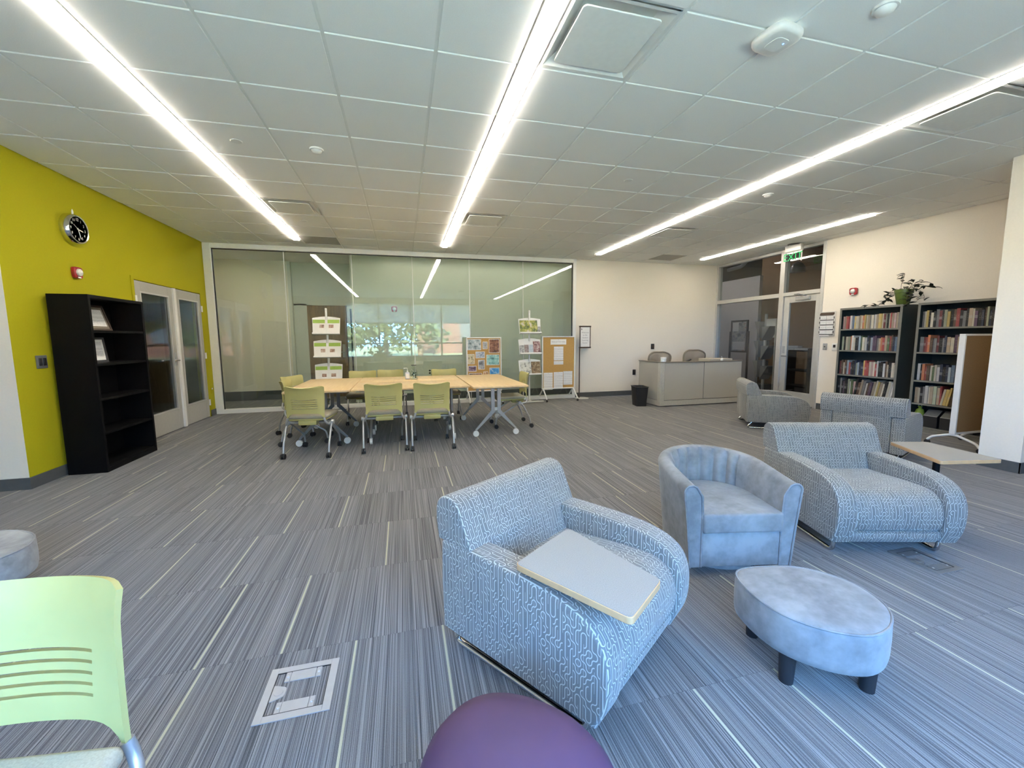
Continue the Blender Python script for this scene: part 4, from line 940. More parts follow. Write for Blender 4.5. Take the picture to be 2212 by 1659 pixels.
# ------------------------------------------------------------------ the two library bookcases and their books
SH = (0.07, 0.385, 0.70, 1.085, 1.42)
BCX, BCD = 6.83, 0.34
bookcase('bookcase', 'dark metal bookcase full of books, nearer the exit door', (BCX, 4.755, 0), R_(-90), 0.87, BCD, 1.75, SH, 'bc_dark', 'bc_edge', 'library bookcases')
bookcase('bookcase', 'dark metal bookcase full of books, nearer the white column', (BCX, 3.705, 0), R_(-90), 0.87, BCD, 1.75, SH, 'bc_dark', 'bc_edge', 'library bookcases')
CLR = {'red': (0.42, 0.035, 0.03), 'dark red': (0.16, 0.02, 0.025), 'orange': (0.60, 0.16, 0.03), 'yellow': (0.62, 0.42, 0.06), 'cream': (0.62, 0.54, 0.38), 'white': (0.66, 0.63, 0.58), 'tan': (0.42, 0.31, 0.19), 'brown': (0.12, 0.065, 0.035), 'black': (0.015, 0.015, 0.017), 'navy': (0.02, 0.032, 0.07), 'blue': (0.10, 0.19, 0.32), 'pale blue': (0.34, 0.43, 0.50), 'green': (0.10, 0.17, 0.06), 'pale green': (0.38, 0.42, 0.26), 'grey': (0.20, 0.20, 0.20), 'purple': (0.12, 0.06, 0.12), 'pink': (0.50, 0.30, 0.26)}
def book_mat(nm, c):
    t = NT('book_' + nm.replace(' ', '_')); x, y, z = t.sep(t.coord('Object'))
    rnd = S(t.t, t.n('ObjectInfo').outputs['Random'])
    bar = (z - (rnd * 0.06 + 0.06)).abs().lt(0.018) * rnd.gt(0.7)
    let = t.noise(t.comb(y * 60.0 + rnd * 50.0, z * 240.0, 0.0), 1.0, 1.0)
    tit = let.gt(0.56) * (z - 0.12).abs().lt(0.045) * rnd.lt(0.8)
    inv = tuple(0.6 - 0.5 * q for q in c)
    v = t.ramp(rnd, [(0, tuple(q * 0.75 for q in c)), (1, tuple(min(1, q * 1.2) for q in c))])
    col = t.mix(bar * 0.2, v, inv); col = t.mix(tit * 0.16, col, (0.6, 0.55, 0.45) if sum(c) < 0.8 else (0.08, 0.07, 0.06))
    t.set(col, 0.5); return t.m
def mute(c):
    g_ = sum(c) / 3; return tuple(0.80 * (0.74 * q + 0.26 * g_) for q in c)
BM = {k: book_mat(k, mute(c)) for k, c in CLR.items()}
PAL = {(0, 0): ['pink', 'tan', 'red', 'red', 'white', 'blue', 'yellow', 'cream', 'cream', 'tan', 'cream', 'orange', 'yellow', 'cream', 'tan', 'grey', 'cream', 'white', 'tan', 'yellow', 'yellow', 'cream', 'dark red', 'pale green', 'black', 'pale green', 'red', 'tan', 'pink', 'tan', 'grey'],
       (0, 1): ['pale green', 'black', 'cream', 'cream', 'pale green', 'orange', 'white', 'cream', 'black', 'navy', 'pale blue', 'green', 'cream', 'white', 'navy', 'black', 'pale blue', 'purple', 'purple', 'grey', 'tan', 'orange', 'red', 'tan', 'green', 'red', 'brown', 'navy', 'blue', 'navy'],
       (0, 2): ['dark red', 'brown', 'cream', 'brown', 'pale blue', 'red', 'navy', 'black', 'navy', 'pale green', 'pale blue', 'navy', 'navy', 'yellow', 'red', 'red', 'cream', 'pink', 'cream', 'red', 'white', 'black', 'black', 'white', 'brown', 'tan', 'black', 'cream', 'cream'],
       (0, 3): ['black', 'grey', 'black', 'purple', 'black', 'black', 'pale green', 'white', 'green', 'pink', 'black', 'brown', 'tan', 'grey', 'white', 'brown', 'purple', 'tan', 'cream', 'yellow', 'tan', 'cream', 'black', 'cream', 'white', 'white'],
       (1, 0): ['grey', 'cream', 'yellow', 'black', 'cream', 'black', 'grey', 'dark red', 'black', 'pale green', 'yellow', 'black', 'brown', 'red', 'black', 'grey', 'black', 'tan', 'cream', 'purple', 'black', 'navy', 'brown', 'pale green', 'navy', 'black', 'grey', 'navy', 'black'],
       (1, 1): ['grey', 'dark red', 'red', 'orange', 'brown', 'grey', 'dark red', 'black', 'grey', 'navy', 'tan', 'cream', 'purple', 'tan', 'cream', 'cream', 'black', 'navy', 'black', 'grey', 'brown', 'red', 'tan', 'black', 'navy'],
       (1, 2): ['white', 'black', 'orange', 'red', 'brown', 'cream', 'green', 'cream', 'white', 'navy', 'black', 'navy', 'pale blue', 'blue', 'navy', 'dark red', 'black', 'tan', 'brown', 'grey', 'black', 'navy', 'red', 'brown', 'black'],
       (1, 3): ['tan', 'cream', 'black', 'grey', 'white', 'cream', 'tan', 'pale green', 'tan', 'red', 'cream', 'yellow', 'yellow', 'brown', 'black', 'cream', 'cream', 'grey', 'tan', 'black', 'white', 'brown', 'red', 'cream']}
SN = ['top', 'second', 'third', 'fourth']; CN = ['by the exit door', 'by the white column']; rb = random.Random(11)
def book(nm, wd, dp, ht):
    b = MB().box(0.002, dp - 0.002, 0.0015, wd - 0.0015, 0.002, ht - 0.003, 1)
    b.box(0, 0.003, 0, wd, 0, ht).box(0.003, dp, 0, 0.0015, 0, ht).box(0.003, dp, wd - 0.0015, wd, 0, ht)
    return b
for (ci, ri), pal in sorted(PAL.items()):
    yl = (5.19, 4.14)[ci] - 0.03; yr = yl - 0.81; z = SH[4 - ri]; n = len(pal); ws = [rb.uniform(0.7, 1.35) for _ in pal]
    tot = (0.80 if ri < 3 else 0.72) if not (ci == 1 and ri == 2) else 0.76
    ws = [q * tot / sum(ws) for q in ws]; y = yl - 0.004
    for k, nm in enumerate(pal):
        wd = ws[k] - 0.0008; ht = rb.uniform(0.185, 0.235) if ri < 3 else rb.uniform(0.20, 0.265)
        if ri == 0 and ci == 0: ht = rb.uniform(0.19, 0.205) + 0.02 * k / n
        dp = rb.uniform(0.13, 0.19); y -= ws[k]
        o = book(nm, wd, dp, ht).build('book', [BM[nm], 'paper'], smooth=False)
        o.location = (BCX + 0.03 + rb.uniform(0, 0.02), y, z + 0.0005)
        if ri == 3 and k > n * 0.38: o.rotation_euler = (R_(9), 0, 0); o.location.y += 0.012; o.location.z += 0.0
        if ri == 3 and k > n * 0.38: y -= 0.004
        tag(o, '%s book %s from left on %s shelf of bookcase %s' % (nm, ORD[k], SN[ri], CN[ci]), 'book', 'books on the two library bookcases')
# bottom shelf of the second bookcase: file boxes and a green bag
for k in range(3):
    t = thing('magazine_file', '%s black file box on bottom shelf of bookcase by white column' % ('leftmost', 'middle', 'rightmost')[k], 'file box', (BCX + 0.03, 3.90 - k * 0.185, SH[0]), R_(-90), 'file boxes on the bottom shelf')
    MB().prism([(0, 0), (0.26, 0), (0.26, 0.235), (0.10, 0.235), (0, 0.15)], -0.08, 0.08, axis=0).build('box', 'black_plastic', t, smooth=False, bevel=0.003)
    MB().add([(-0.075, -0.002, 0.156), (0.075, -0.002, 0.156), (0.075, 0.096, 0.238), (-0.075, 0.096, 0.238), (-0.075, 0.0, 0.152), (0.075, 0.0, 0.152), (0.075, 0.1, 0.236), (-0.075, 0.1, 0.236)], [(0, 1, 2, 3), (4, 5, 6, 7), (0, 1, 5, 4), (1, 2, 6, 5), (2, 3, 7, 6), (3, 0, 4, 7)]).build('lid', 'grey_leg', t, smooth=False)
t = thing('gift_bag', 'green bag on the bottom shelf left of the file boxes', 'bag', (BCX + 0.09, 4.055, SH[0]))
MB().lathe([(0.045, 0), (0.055, 0.02), (0.055, 0.16), (0.04, 0.22), (0.015, 0.24), (0.03, 0.27)], 14).build('bag', 'bag', t)
MB().tube([(0, -0.02, 0.25), (0, -0.015, 0.29), (0, 0.015, 0.29), (0, 0.02, 0.25)], 0.004, 6).build('handle', 'pale' if False else 'tbar', t)

# potted plant on top of the first bookcase
PZ = 1.75
t = thing('potted_plant', 'dark-leaved trailing plant in a green pot on the bookcase', 'plant', (6.98, 4.42, PZ))
MB().lathe([(0.065, 0.0), (0.072, 0.01), (0.10, 0.17), (0.106, 0.172), (0.11, 0.215), (0.102, 0.215), (0.094, 0.172), (0.001, 0.165)], 28).build('pot', 'pot', t)
rp = random.Random(5)
lfm = [MB().grid(lambda u, v, s=s: ((u - 0.5) * 0.034 * s * math.sin(math.pi * min(1, max(0.02, v)) ** 0.8) * 2 * 0.5 + 0, v * 0.075 * s, 0.012 * s * math.sin(math.pi * v) - 0.01 * abs(u - 0.5)), 2, 5).mesh('leaf', 'leaf') for s in (0.95, 1.2, 1.45)]
stems = []
def grow(pts, nleaf, start=0.25):
    P = bez(pts, 6); MB().tube(P, 0.0025, 5).build('stem', 'stem', t)
    for q in range(nleaf):
        f = start + (1 - start) * q / max(1, nleaf - 1); p = P[min(len(P) - 1, int(f * (len(P) - 1)))]
        put(lfm[rp.randrange(3)], 'leaf', t, p, (R_(rp.uniform(-35, 35)), R_(rp.uniform(-30, 30)), R_(rp.uniform(0, 360))))
# local x toward the wall (+) / viewer (-); local y + is left in the picture
grow([(0, 0.03, 0.17), (-0.01, 0.035, 0.28), (0.0, 0.02, 0.38), (0, 0.01, 0.44)], 7, 0.45)
grow([(0, -0.04, 0.17), (-0.01, -0.09, 0.27), (0, -0.12, 0.34)], 6, 0.4)
grow([(0, -0.06, 0.17), (-0.01, -0.17, 0.27), (0, -0.22, 0.31)], 6, 0.35)
grow([(-0.02, -0.08, 0.18), (-0.03, -0.22, 0.24), (-0.02, -0.32, 0.22), (-0.02, -0.38, 0.20)], 8, 0.2)
grow([(-0.02, -0.07, 0.18), (-0.03, -0.18, 0.20), (-0.02, -0.25, 0.12), (-0.02, -0.26, 0.04)], 8, 0.2)
grow([(-0.03, -0.05, 0.18), (-0.08, -0.12, 0.18), (-0.11, -0.14, 0.08), (-0.12, -0.15, 0.01)], 9, 0.1)
grow([(-0.03, -0.09, 0.17), (-0.09, -0.10, 0.12), (-0.12, -0.12, 0.05), (-0.14, -0.13, -0.03)], 8, 0.1)
grow([(0, 0.08, 0.18), (-0.02, 0.17, 0.19), (-0.03, 0.20, 0.10), (-0.04, 0.22, 0.03)], 10, 0.15)
grow([(-0.02, 0.09, 0.18), (-0.05, 0.14, 0.16), (-0.07, 0.16, 0.08), (-0.08, 0.24, 0.02), (-0.08, 0.33, 0.02), (-0.09, 0.43, 0.03)], 14, 0.15)
grow([(0, 0.06, 0.19), (0, 0.14, 0.22), (-0.01, 0.22, 0.16), (-0.02, 0.25, 0.13)], 7, 0.3)
grow([(0, 0.0, 0.17), (-0.04, -0.03, 0.23), (-0.06, -0.09, 0.22)], 6, 0.2)

# ------------------------------------------------------------------ mobile boards, racks and sign
def mobile_board(label, loc, rz, wd, z0, z1, panel, mat_frame='white_metal'):
    t = thing('mobile_board', label, 'notice board', loc, rz, 'mobile pin boards'); a = wd / 2; f = 0.022
    MB().box(-a, -a + f, -0.028, 0.028, z0, z1).box(a - f, a, -0.028, 0.028, z0, z1).box(-a + f, a - f, -0.028, 0.028, z0, z0 + f).box(-a + f, a - f, -0.028, 0.028, z1 - f, z1).build('frame', mat_frame, t, smooth=False, bevel=0.003)
    MB().box(-a + f, a - f, -0.016, 0.016, z0 + f, z1 - f).build('panel', panel, t, smooth=False)
    for s in (-1, 1):
        x = s * (a - 0.03); ft = MB().tube(fillet([(x, -0.24, 0.055), (x, -0.20, 0.10), (x, -0.03, z0 - 0.01), (x, 0.03, z0 - 0.01), (x, 0.20, 0.10), (x, 0.24, 0.055)], 0.05, 4), 0.014, 10).build('foot', mat_frame, t)
        for y in (-0.24, 0.24):
            MB().cyl((x - 0.012, y, 0.027), (x + 0.012, y, 0.027), 0.027, n=14).build('caster', 'black_plastic', ft)
    return t
BY = 8.16
mobile_board('mobile cork board covered with pinned photographs', (1.565, BY, 0), 0, 0.71, 0.25, 1.335, 'cork')
mobile_board('mobile cork board with pinned white sheets', (3.15, BY, 0), 0, 0.735, 0.245, 1.345, 'cork')
mobile_board('brown mobile board seen edge-on beside the white column', (6.45, 3.26, 0), 0, 0.66, 0.17, 1.325, 'cork_dark')
PH = [((75, 435, 312, 620), ['(.5,.55,.56)', 0], 'black and white photo of a group, top left corner of cork board'),
      ((340, 478, 425, 605), 0, 'small black and white photo at the top of cork board'),
      ((450, 435, 635, 675), 0, 'tall brown photo in the top right corner of cork board'),
      ((215, 648, 375, 760), 0, 'photo of snowy mountains under dark blue sky on cork board'),
      ((78, 690, 195, 858), 0, 'cream photo of a dark silhouette on left of cork board'),
      ((403, 703, 632, 885), 0, 'wide turquoise lake photo on right of cork board'),
      ((258, 790, 370, 955), 0, 'black and white portrait-format photo in middle of cork board'),
      ((85, 890, 225, 990), 0, 'purple dusk landscape photo low on left of cork board'),
      ((455, 930, 635, 1060), 0, 'bright blue sky photo low on right of cork board'),
      ((92, 1020, 322, 1110), 0, 'dark wide photo just above the table edge on cork board'),
      ((347, 995, 430, 1075), 0, 'small warm-toned photo just above the table edge on cork board')]
PC = [[(0.05, 0.07, 0.08), (0.35, 0.42, 0.45), (0.65, 0.68, 0.68)], [(0.03, 0.03, 0.035), (0.35, 0.36, 0.38), (0.6, 0.6, 0.62)], [(0.05, 0.025, 0.02), (0.22, 0.09, 0.05), (0.5, 0.3, 0.2)], [(0.02, 0.04, 0.14), (0.5, 0.56, 0.65), (0.24, 0.14, 0.09)], [(0.03, 0.03, 0.03), (0.6, 0.52, 0.32), (0.68, 0.6, 0.42)], [(0.03, 0.1, 0.1), (0.25, 0.5, 0.48), (0.5, 0.68, 0.62)], [(0.04, 0.04, 0.045), (0.3, 0.3, 0.32), (0.6, 0.58, 0.58)], [(0.05, 0.03, 0.06), (0.25, 0.17, 0.26), (0.45, 0.36, 0.42)], [(0.03, 0.2, 0.55), (0.06, 0.3, 0.65), (0.6, 0.68, 0.72)], [(0.02, 0.015, 0.015), (0.08, 0.03, 0.02), (0.25, 0.1, 0.06)], [(0.05, 0.03, 0.02), (0.4, 0.2, 0.08), (0.65, 0.5, 0.35)]]
def pinned(name, label, cat, x0, x1, z0, z1, y, mat, group, border=None):
    c = ((x0 + x1) / 2, y, (z0 + z1) / 2); a, h = (x1 - x0) / 2, (z1 - z0) / 2
    t = thing(name, label, cat, c, 0, group)
    MB().box(-a, a, -0.002, 0, -h, h).build('sheet', 'paper' if border else mat, t, smooth=False)
    if border: MB().box(-a + border, a - border, -0.0028, -0.002, -h + border, h - border).build('picture', mat, t, smooth=False)
    MB().lathe([(0.006, 0), (0.006, 0.004), (0.001, 0.006)], 8, mtx=Matrix.Translation((0, -0.002, h - 0.012)) @ Matrix.Rotation(R_(90), 4, 'X')).build('pin', 'silver', t)
    return t
k8 = 0.71 / 615
for i, ((u0, v0, u1, v1), _, lab) in enumerate(PH):
    f = lambda u: 1.21 + (u - 55) * k8
    g_ = lambda v: 1.335 - (v - 400) * k8
    pinned('pinned_photo', lab, 'photo', f(u0), f(u1), g_(v1), g_(v0), BY - 0.016, make_picture('photo_%d' % i, PC[i], i + 1, 16.0), 'photos on the cork board', 0.008)
k9 = 0.735 / 590
SHEETS = [((1530, 435, 1810, 525), 'paper', 'white title strip at the top of the cork board'), ((1590, 557, 1758, 790), 'text_page', 'single printed page under the title strip on cork board'), ((1588, 800, 1758, 858), 'text_page', 'short printed strip below the single page on cork board'), ((1410, 992, 1570, 1280), 'text_page', 'left one of three long printed sheets at bottom of cork board'), ((1588, 985, 1752, 1270), 'text_page', 'middle one of three long printed sheets at bottom of cork board'), ((1760, 975, 1925, 1205), 'text_page', 'right one of three long printed sheets at bottom of cork board')]
for i, ((u0, v0, u1, v1), mt, lab) in enumerate(SHEETS):
    f = lambda u: 2.7825 + (u - 1380) * k9
    g_ = lambda v: 1.345 - (v - 385) * k9
    p = pinned('pinned_sheet', lab, 'paper', f(u0), f(u1), g_(v1), g_(v0), BY - 0.016, mt, 'sheets on the cork board')
    if i == 0: text('PIECE OF THE WEEK', 0.033, 'lettering', 'ink_soft', p, (0, -0.0025, 0), (R_(90), 0, 0))
def rack(label, loc, rz, hd):
    t = thing('brochure_rack', label, 'rack', loc, rz, 'brochure racks')
    MB().rbox(-0.019, 0.019, -0.012, 0.012, 0.02, 1.87, 0.006, 2).build('post', 'alu', t)
    MB().box(-0.006, 0.006, -0.0135, -0.012, 0.05, 1.82).build('post_groove', 'white_metal', t, smooth=False)
    MB().rbox(-0.26, 0.26, -0.19, -0.14, 0, 0.03, 0.008, 2).rbox(-0.26, 0.26, 0.12, 0.17, 0, 0.03, 0.008, 2).rbox(-0.025, 0.025, -0.16, 0.14, 0.0, 0.028, 0.006, 2).build('base', 'alu', t)
    for z in (1.40, 0.985, 0.56):
        # tray: tilted back plate with an arched top edge, and a lip
        top = [(-0.235 + 0.47 * q / 12, 0.30 + 0.03 * math.sin(math.pi * q / 12)) for q in range(13)]
        poly = [(-0.225, 0.0), (0.225, 0.0)] + top[::-1]
        M = Matrix.Translation((0, -0.07, z)) @ Matrix.Rotation(R_(-14), 4, 'X')
        tr = MB().prism(poly, -0.006, 0.0, axis=1, mtx=M).build('tray_back', 'white_metal', t)
        MB().box(-0.225, 0.225, -0.075, 0.0, -0.008, 0.0, mtx=M).box(-0.225, 0.225, -0.075, -0.069, 0.0, 0.018, mtx=M).build('tray_lip', 'white_metal', tr, smooth=False)
        MB().prism([(-0.075, 0.0), (0.0, 0.25), (0.0, 0.0)], -0.002, 0.002, axis=0).build('bracket', 'grey_leg', tr, smooth=False, loc=(0, 0, z))
    return t
RY = 8.17
rack('brochure rack filled with green-topped leaflets in front of glass', (-1.315, RY, 0), 0, 'green')
rack('brochure rack with colour magazines between the two cork boards', (2.515, RY, 0), 0, 'photo')
def brochure(label, rx, z, x0, x1, h, mat, grp, extra=None, lift=0.002):
    M = Matrix.Rotation(R_(-14), 4, 'X')
    t = thing('brochure', label, 'brochure', (rx, RY - 0.07, z), 0, grp)
    MB().box(x0, x1, -0.016, -0.012, lift, lift + h, mtx=M).build('cover', mat, t, smooth=False)
    for nm, a, b, c, d, mm in (extra or []): MB().box(x0 + (x1 - x0) * a, x0 + (x1 - x0) * b, -0.0175, -0.016, lift + h * c, lift + h * d, mtx=M).build(nm, mm, t, smooth=False)
MT['leaf_green'] = plain('leaflet_green', (0.30, 0.46, 0.06), 0.5)
for ti, z in enumerate((1.40, 0.985, 0.56)):
    tn = ('top', 'middle', 'bottom')[ti]
    for si, (a, b) in enumerate(((-0.222, -0.022), (0.022, 0.222))):
        ex = [('header_band', 0, 1, 0.74, 0.98, 'leaf_green'), ('photo', (0.55, 0.1)[si], (0.92, 0.5)[si], 0.42 - ti * 0.08, 0.64 - ti * 0.08, make_picture('leaflet_%d_%d' % (ti, si), [(0.12, 0.07, 0.05), (0.35, 0.2, 0.14), (0.5, 0.45, 0.4)], ti * 2 + si, 30))]
        brochure('green-topped white leaflet in %s side of %s tray' % (('left', 'right')[si], tn), -1.315, z, a, b, 0.27, 'paper', 'green leaflets', ex)
brochure('wide magazine with garden party photo in top tray between cork boards', 2.515, 1.40, -0.215, 0.16, 0.27, make_picture('mag_a', [(0.03, 0.03, 0.03), (0.15, 0.2, 0.05), (0.45, 0.42, 0.1), (0.6, 0.55, 0.5)], 3, 12), 'magazines')
brochure('small black and white booklet right in top tray between cork boards', 2.515, 1.40, 0.165, 0.222, 0.14, make_picture('mag_b', [(0.03, 0.03, 0.03), (0.5, 0.5, 0.5)], 4, 30), 'magazines')
for i, (a, b, h, cols, nm) in enumerate([(-0.215, -0.125, 0.18, [(0.02, 0.02, 0.02), (0.6, 0.6, 0.6)], 'black and white booklet leftmost'), (-0.118, -0.03, 0.19, [(0.15, 0.1, 0.1), (0.4, 0.35, 0.33)], 'brownish booklet second'), (-0.024, 0.065, 0.19, [(0.35, 0.4, 0.45), (0.5, 0.55, 0.6)], 'pale blue booklet third'), (0.07, 0.222, 0.26, [(0.05, 0.02, 0.03), (0.3, 0.15, 0.15), (0.6, 0.58, 0.55)], 'tall dark magazine rightmost')]):
    brochure('%s in middle tray between cork boards' % nm, 2.515, 0.985, a, b, h, make_picture('mid_%d' % i, cols, i + 8, 26), 'magazines')
brochure('white booklet with dark photos left in bottom tray between cork boards', 2.515, 0.56, -0.2, 0.02, 0.26, make_picture('low_a', [(0.05, 0.05, 0.05), (0.55, 0.55, 0.5), (0.65, 0.65, 0.6)], 5, 22), 'magazines')
brochure('brown hillside magazine right in bottom tray between cork boards', 2.515, 0.56, 0.03, 0.222, 0.27, make_picture('low_b', [(0.06, 0.04, 0.025), (0.2, 0.13, 0.06), (0.35, 0.3, 0.2)], 6, 18), 'magazines')
t = thing('sign_stand', 'brown framed welcome sign on a thin post by the glass', 'sign', (3.80, 8.27, 0))
MB().lathe([(0.15, 0.0), (0.15, 0.006), (0.13, 0.012), (0.001, 0.014)], 32, (-0.06, 0, 0)).build('base', 'alu', t)
MB().tube(fillet([(-0.115, 0.02, 0.012), (-0.115, 0.02, 1.05), (-0.10, 0.02, 1.18)], 0.05), 0.012, 10).build('post', 'brown_frame', t)
MB().box(-0.125, -0.108, -0.012, 0.012, 1.09, 1.56).box(0.108, 0.125, -0.012, 0.012, 1.09, 1.56).box(-0.135, 0.135, -0.014, 0.014, 1.535, 1.565).box(-0.135, 0.135, -0.014, 0.014, 1.085, 1.115).build('frame', 'brown_frame', t, smooth=False, bevel=0.002)
sh = MB().box(-0.108, 0.108, -0.004, 0.004, 1.115, 1.535).build('paper', 'paper', t, smooth=False)
for q, s in enumerate(('Welcome', 'to the', 'Student', 'Learning', 'Center')): text(s, 0.042, 'lettering', 'ink_soft', sh, (0, -0.005, 1.42 - q * 0.055), (R_(90), 0, 0))
MB().prism([(-0.09, 1.475), (-0.068, 1.475), (-0.075, 1.505), (-0.085, 1.515)], -0.0055, -0.004, axis=1).build('emblem', 'ink', sh, smooth=False)

# ------------------------------------------------------------------ reception desk
DX0, DX1, DY0, DY1, DH = 4.64, 6.47, 6.75, 7.50, 0.85
t = thing('reception_desk', 'taupe panelled reception desk with light corner post', 'desk', (DX0, DY0, 0)); L = DX1 - DX0; D = DY1 - DY0
MB().box(0, 0.09, 0, 0.09, 0.015, DH).build('corner_post', 'desk_trim', t, smooth=False, bevel=0.006)
MB().box(0.09, L, 0.005, 0.06, 0.02, 0.115).box(0.005, 0.06, 0.09, D, 0.02, 0.115).build('plinth', 'desk_trim', t, smooth=False)
for a, b in ((0.096, 0.096 + (L - 0.1) / 2 - 0.005), (0.096 + (L - 0.1) / 2 + 0.005, L)): MB().box(a, b, 0.008, 0.055, 0.122, DH - 0.022).build('front_panel', 'desk_panel', t, smooth=False, bevel=0.003)
MB().box(0.008, 0.055, 0.096, D, 0.122, DH - 0.022).build('side_panel', 'desk_panel', t, smooth=False, bevel=0.003)
MB().box(0.012, L, 0.012, 0.05, 0.118, DH - 0.018).box(0.012, 0.05, 0.05, D, 0.118, DH - 0.018).build('core', 'ink', t, smooth=False)
MB().box(-0.003, L, -0.003, 0.065, DH - 0.018, DH).box(-0.003, 0.065, 0.065, D, DH - 0.018, DH).build('cap_rail', 'chair_rim', t, smooth=False)
MB().box(0.06, L, 0.06, D, 0.70, 0.73).build('worktop', 'desk_trim', t, smooth=False); MB().box(L - 0.05, L, 0.06, D, 0, 0.70).build('end_panel', 'desk_panel', t, smooth=False)
o = thing('white_jar', 'small white lidded jar on the near corner of reception desk', 'jar', (4.72, 6.79, DH)); MB().lathe([(0.045, 0), (0.05, 0.01), (0.05, 0.045), (0.04, 0.055)], 20).build('jar', 'tbar', o); MB().lathe([(0.053, 0.055), (0.053, 0.085), (0.001, 0.088)], 20).build('lid', 'white_metal', o)
o = thing('desk_phone', 'black desk phone handset rising behind the desk rail', 'phone', (5.42, 6.98, 0.73)); M = Matrix.Rotation(R_(-25), 4, 'Y')
MB().rbox(-0.09, 0.07, -0.1, 0.1, 0, 0.05, 0.015, 2).build('base', 'tbar', o); MB().rbox(-0.09, 0.10, -0.03, 0.03, 0.10, 0.13, 0.012, 2, mtx=M).rbox(-0.03, 0.03, -0.03, 0.03, 0.03, 0.11, 0.01, 2).build('handset', 'black_plastic', o)
o = thing('pump_bottle', 'small white pump bottle near the right end of the desk', 'bottle', (6.05, 6.82, DH)) ; MB().lathe([(0.022, 0), (0.024, 0.03), (0.012, 0.04), (0.004, 0.045), (0.004, 0.075), (0.001, 0.076)], 14).build('bottle', 'tbar', o); MB().tube([(0, 0, 0.072), (-0.02, 0, 0.076)], 0.004, 6).build('nozzle', 'tbar', o)
tag(MB().box(5.9, 6.42, 6.95, 7.3, 0.73, 0.875).build('paper_tray', 'desk_panel', bevel=0.004), 'low taupe tray standing on the right end of the desk', 'tray')
def task_chair(label, loc, rz, h):
    t = thing('office_chair', label, 'chair', loc, rz, 'office chairs behind the desk')
    out = loop([(-0.20, 0, h - 0.42), (-0.27, 0, h - 0.2), (-0.26, 0, h - 0.07), (-0.15, 0, h - 0.005), (0, 0, h), (0.15, 0, h - 0.005), (0.26, 0, h - 0.07), (0.27, 0, h - 0.2), (0.20, 0, h - 0.42), (0, 0, h - 0.46)], 5)
    out = [Vector((p.x, -0.06 * (p.x / 0.27) ** 2 + 0.03 * math.sin((h - p.z) * 5), p.z)) for p in out]
    MB().tube(out, 0.017, 8, closed=True).build('back_frame', 'chair_rim', t)
    c = sum(out, Vector()) / len(out); k = len(out); b = MB(); lv = [1.0, 0.7, 0.4, 0.1]
    vs = [c + (p - c) * s + Vector((0, 0.01 * (1 - s), 0)) for s in lv for p in out]
    b.add(vs, [(l * k + j, l * k + (j + 1) % k, (l + 1) * k + (j + 1) % k, (l + 1) * k + j) for l in range(3) for j in range(k)] + [tuple(3 * k + j for j in range(k))])
    o = b.build('mesh_back', 'mesh_fabric', t); sm = o.modifiers.new('thick', 'SOLIDIFY'); sm.thickness = 0.006
    MB().rbox(-0.25, 0.25, -0.5, -0.02, 0.42, 0.47, 0.02, 3).build('seat', 'mesh_fabric', t)
    MB().cyl((0, -0.25, 0.1), (0, -0.25, 0.42), 0.03, n=14).build('gas_lift', 'black_plastic', t); MB().box(-0.03, 0.03, -0.1, 0.04, 0.40, h - 0.4).build('spine', 'chair_rim', t, smooth=False)
    for q in range(5):
        a = 2 * math.pi * q / 5 + 0.3; e = Vector((0.30 * math.cos(a), -0.25 + 0.30 * math.sin(a), 0.07)); lg = MB().tube([(0, -0.25, 0.12), e], [0.025, 0.016], 8).build('base_leg', 'chair_rim', t)
        MB().cyl((e.x - 0.015, e.y, 0.03), (e.x + 0.015, e.y, 0.03), 0.03, n=12).build('caster', 'black_plastic', lg)
task_chair('mesh-backed office chair behind the left half of the desk', (5.40, 7.95, 0), 0.0, 0.985)
task_chair('mesh-backed office chair behind the right half of the desk', (6.20, 7.85, 0), 0.0, 1.02)
t = thing('waste_bin', 'black plastic waste bin beside the reception desk', 'bin', (4.40, 7.06, 0), R_(-12))
b = MB(); o = rpoly([(-0.12, -0.16), (0.12, -0.16), (0.12, 0.16), (-0.12, 0.16)], 0.03, 4); i_ = [(x * 0.96, y * 0.97) for x, y in o]; k = len(o)
lv = [(o, 0.8, 0.0), (o, 1.0, 0.36), (o, 1.03, 0.365), (o, 1.03, 0.375), (i_, 0.99, 0.375), (i_, 0.8, 0.01)]
b.add([(x * s, y * s, z) for q, s, z in lv for x, y in q], [(l * k + j, l * k + (j + 1) % k, (l + 1) * k + (j + 1) % k, (l + 1) * k + j) for l in range(5) for j in range(k)] + [tuple(range(k - 1, -1, -1)), tuple(5 * k + j for j in range(k))]); b.build('bucket', 'black_plastic', t)
tube_ = [(o[j][0] * 1.035, o[j][1] * 1.035, 0.37) for j in range(k)]; MB().tube(tube_, 0.006, 6, closed=True).build('rim', 'black_plastic', t)

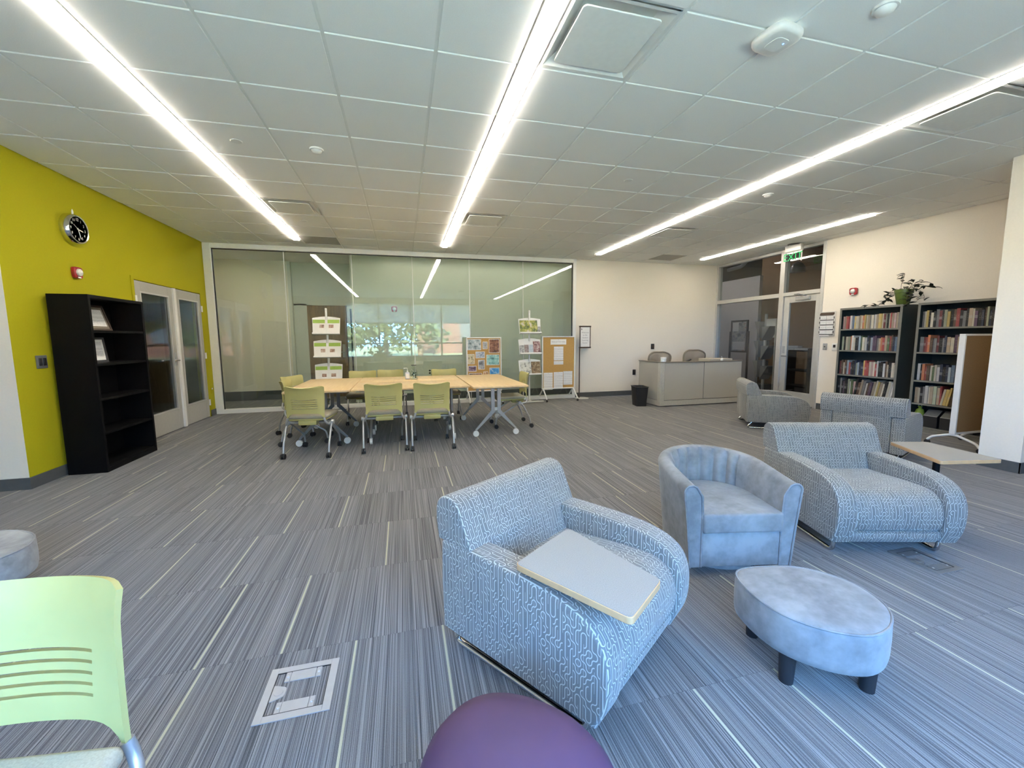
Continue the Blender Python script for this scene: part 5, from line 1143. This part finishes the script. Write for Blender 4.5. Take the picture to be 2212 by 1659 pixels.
# ------------------------------------------------------------------ things in the hall behind the storefront
t = thing('poster_stand', 'black framed poster stand in the hall behind the side glass', 'poster stand', (8.6, 9.12, 0), R_(-90))
MB().box(-0.28, -0.24, -0.02, 0.02, 0.9, 1.74).box(0.24, 0.28, -0.02, 0.02, 0.9, 1.74).box(-0.24, 0.24, -0.02, 0.02, 1.70, 1.74).box(-0.24, 0.24, -0.02, 0.02, 0.90, 0.94).build('frame', 'ink', t, smooth=False)
MB().box(-0.32, -0.285, -0.02, 0.02, 0, 1.45).box(0.285, 0.32, -0.02, 0.02, 0, 1.45).box(-0.32, -0.285, -0.2, 0.2, 0, 0.03).box(0.285, 0.32, -0.2, 0.2, 0, 0.03).build('stand', 'ink', t, smooth=False)
ps = MB().box(-0.24, 0.24, -0.01, 0.01, 0.94, 1.70).build('poster', make_picture('poster_art', [(0.12, 0.13, 0.14), (0.3, 0.33, 0.35), (0.5, 0.5, 0.48), (0.35, 0.12, 0.1)], 9, 9), t, smooth=False)
MB().box(-0.2, 0.2, -0.014, -0.01, 0.97, 1.18).build('caption', 'text_page', ps, smooth=False); MB().box(-0.22, -0.02, -0.014, -0.01, 1.45, 1.68).build('inset', 'paper', ps, smooth=False)
t = thing('literature_stand', 'aluminium literature stand in the hall next to the exit door', 'rack', (7.72, 7.45, 0), 0)
MB().rbox(-0.02, 0.02, -0.025, 0.025, 0, 1.80, 0.006, 2).build('post', 'alu', t); MB().box(-0.015, 0.015, -0.25, -0.02, 1.53, 1.69).build('header', 'white_metal', t, smooth=False); MB().rbox(-0.2, 0.2, -0.27, 0.2, 0, 0.03, 0.008, 2).build('base', 'grey_leg', t); MB().box(-0.012, 0.012, -0.27, -0.245, 0.03, 1.69).build('side_post', 'alu', t, smooth=False)
for z in (1.28, 0.86, 0.42):
    MB().prism([(0.025, 0.0), (0.025, 0.36), (0.16, 0.36)], -0.15, 0.15, axis=0).build('pocket', 'grey_leg', t, smooth=False, loc=(0, 0, z))
    MB().prism([(-0.025, 0.0), (-0.22, 0.30), (-0.025, 0.30)], -0.13, 0.13, axis=0).build('pocket', 'grey_leg', t, smooth=False, loc=(0, 0, z - 0.05))
t = thing('book_cart', 'black book cart in the dark hall behind the exit door', 'cart', (8.5, 7.22, 0), R_(-90))
MB().box(-0.33, -0.30, -0.2, 0.2, 0.1, 1.05).box(0.30, 0.33, -0.2, 0.2, 0.1, 1.05).build('end_panel', 'black_metal', t, smooth=False)
for z in (0.2, 0.55, 0.98): MB().box(-0.30, 0.30, -0.2, 0.2, z, z + 0.03).build('shelf', 'black_metal', t, smooth=False)
for sx in (-1, 1):
    for sy in (-1, 1): MB().cyl((sx * 0.31 - 0.012, sy * 0.17, 0.05), (sx * 0.31 + 0.012, sy * 0.17, 0.05), 0.05, n=14).build('caster', 'black_plastic', t)
BL = ['white binder lying flat lowest on the hall book cart', 'white binder lying on top of another on the hall book cart', 'white binder lying askew in the middle of the hall book cart', 'grey binder tilted at the back of the hall book cart', 'pale binder at the right end of the hall book cart']
BP = [(-0.17, -0.08, 0.0, 8, 0), (-0.14, -0.06, 0.048, 14, 0), (0.06, -0.08, 0.0, 30, 0), (0.0, 0.1, 0.0, -12, 0), (0.2, 0.02, 0.0, -20, 0)]
for lab, (x, y, z, a, _) in zip(BL, BP):
    o = thing('ring_binder', lab, 'binder', (8.5 + y, 7.22 - x, 1.01 + z), R_(-90 + a), 'binders on the hall cart')
    MB().box(-0.13, 0.13, -0.10, 0.10, 0, 0.003).box(-0.13, 0.13, -0.10, 0.10, 0.042, 0.045).box(-0.13, -0.127, -0.1, 0.1, 0.003, 0.042).build('cover', 'hall_white', o, smooth=False); MB().box(-0.12, 0.12, -0.095, 0.09, 0.006, 0.039).build('pages', 'paper', o, smooth=False)
tag(MB().box(9.78, 9.799, 8.93, 9.22, 1.28, 1.58).build('wall_notice', 'paper', smooth=False), 'white notice on the brown hall wall behind the side glass', 'notice')
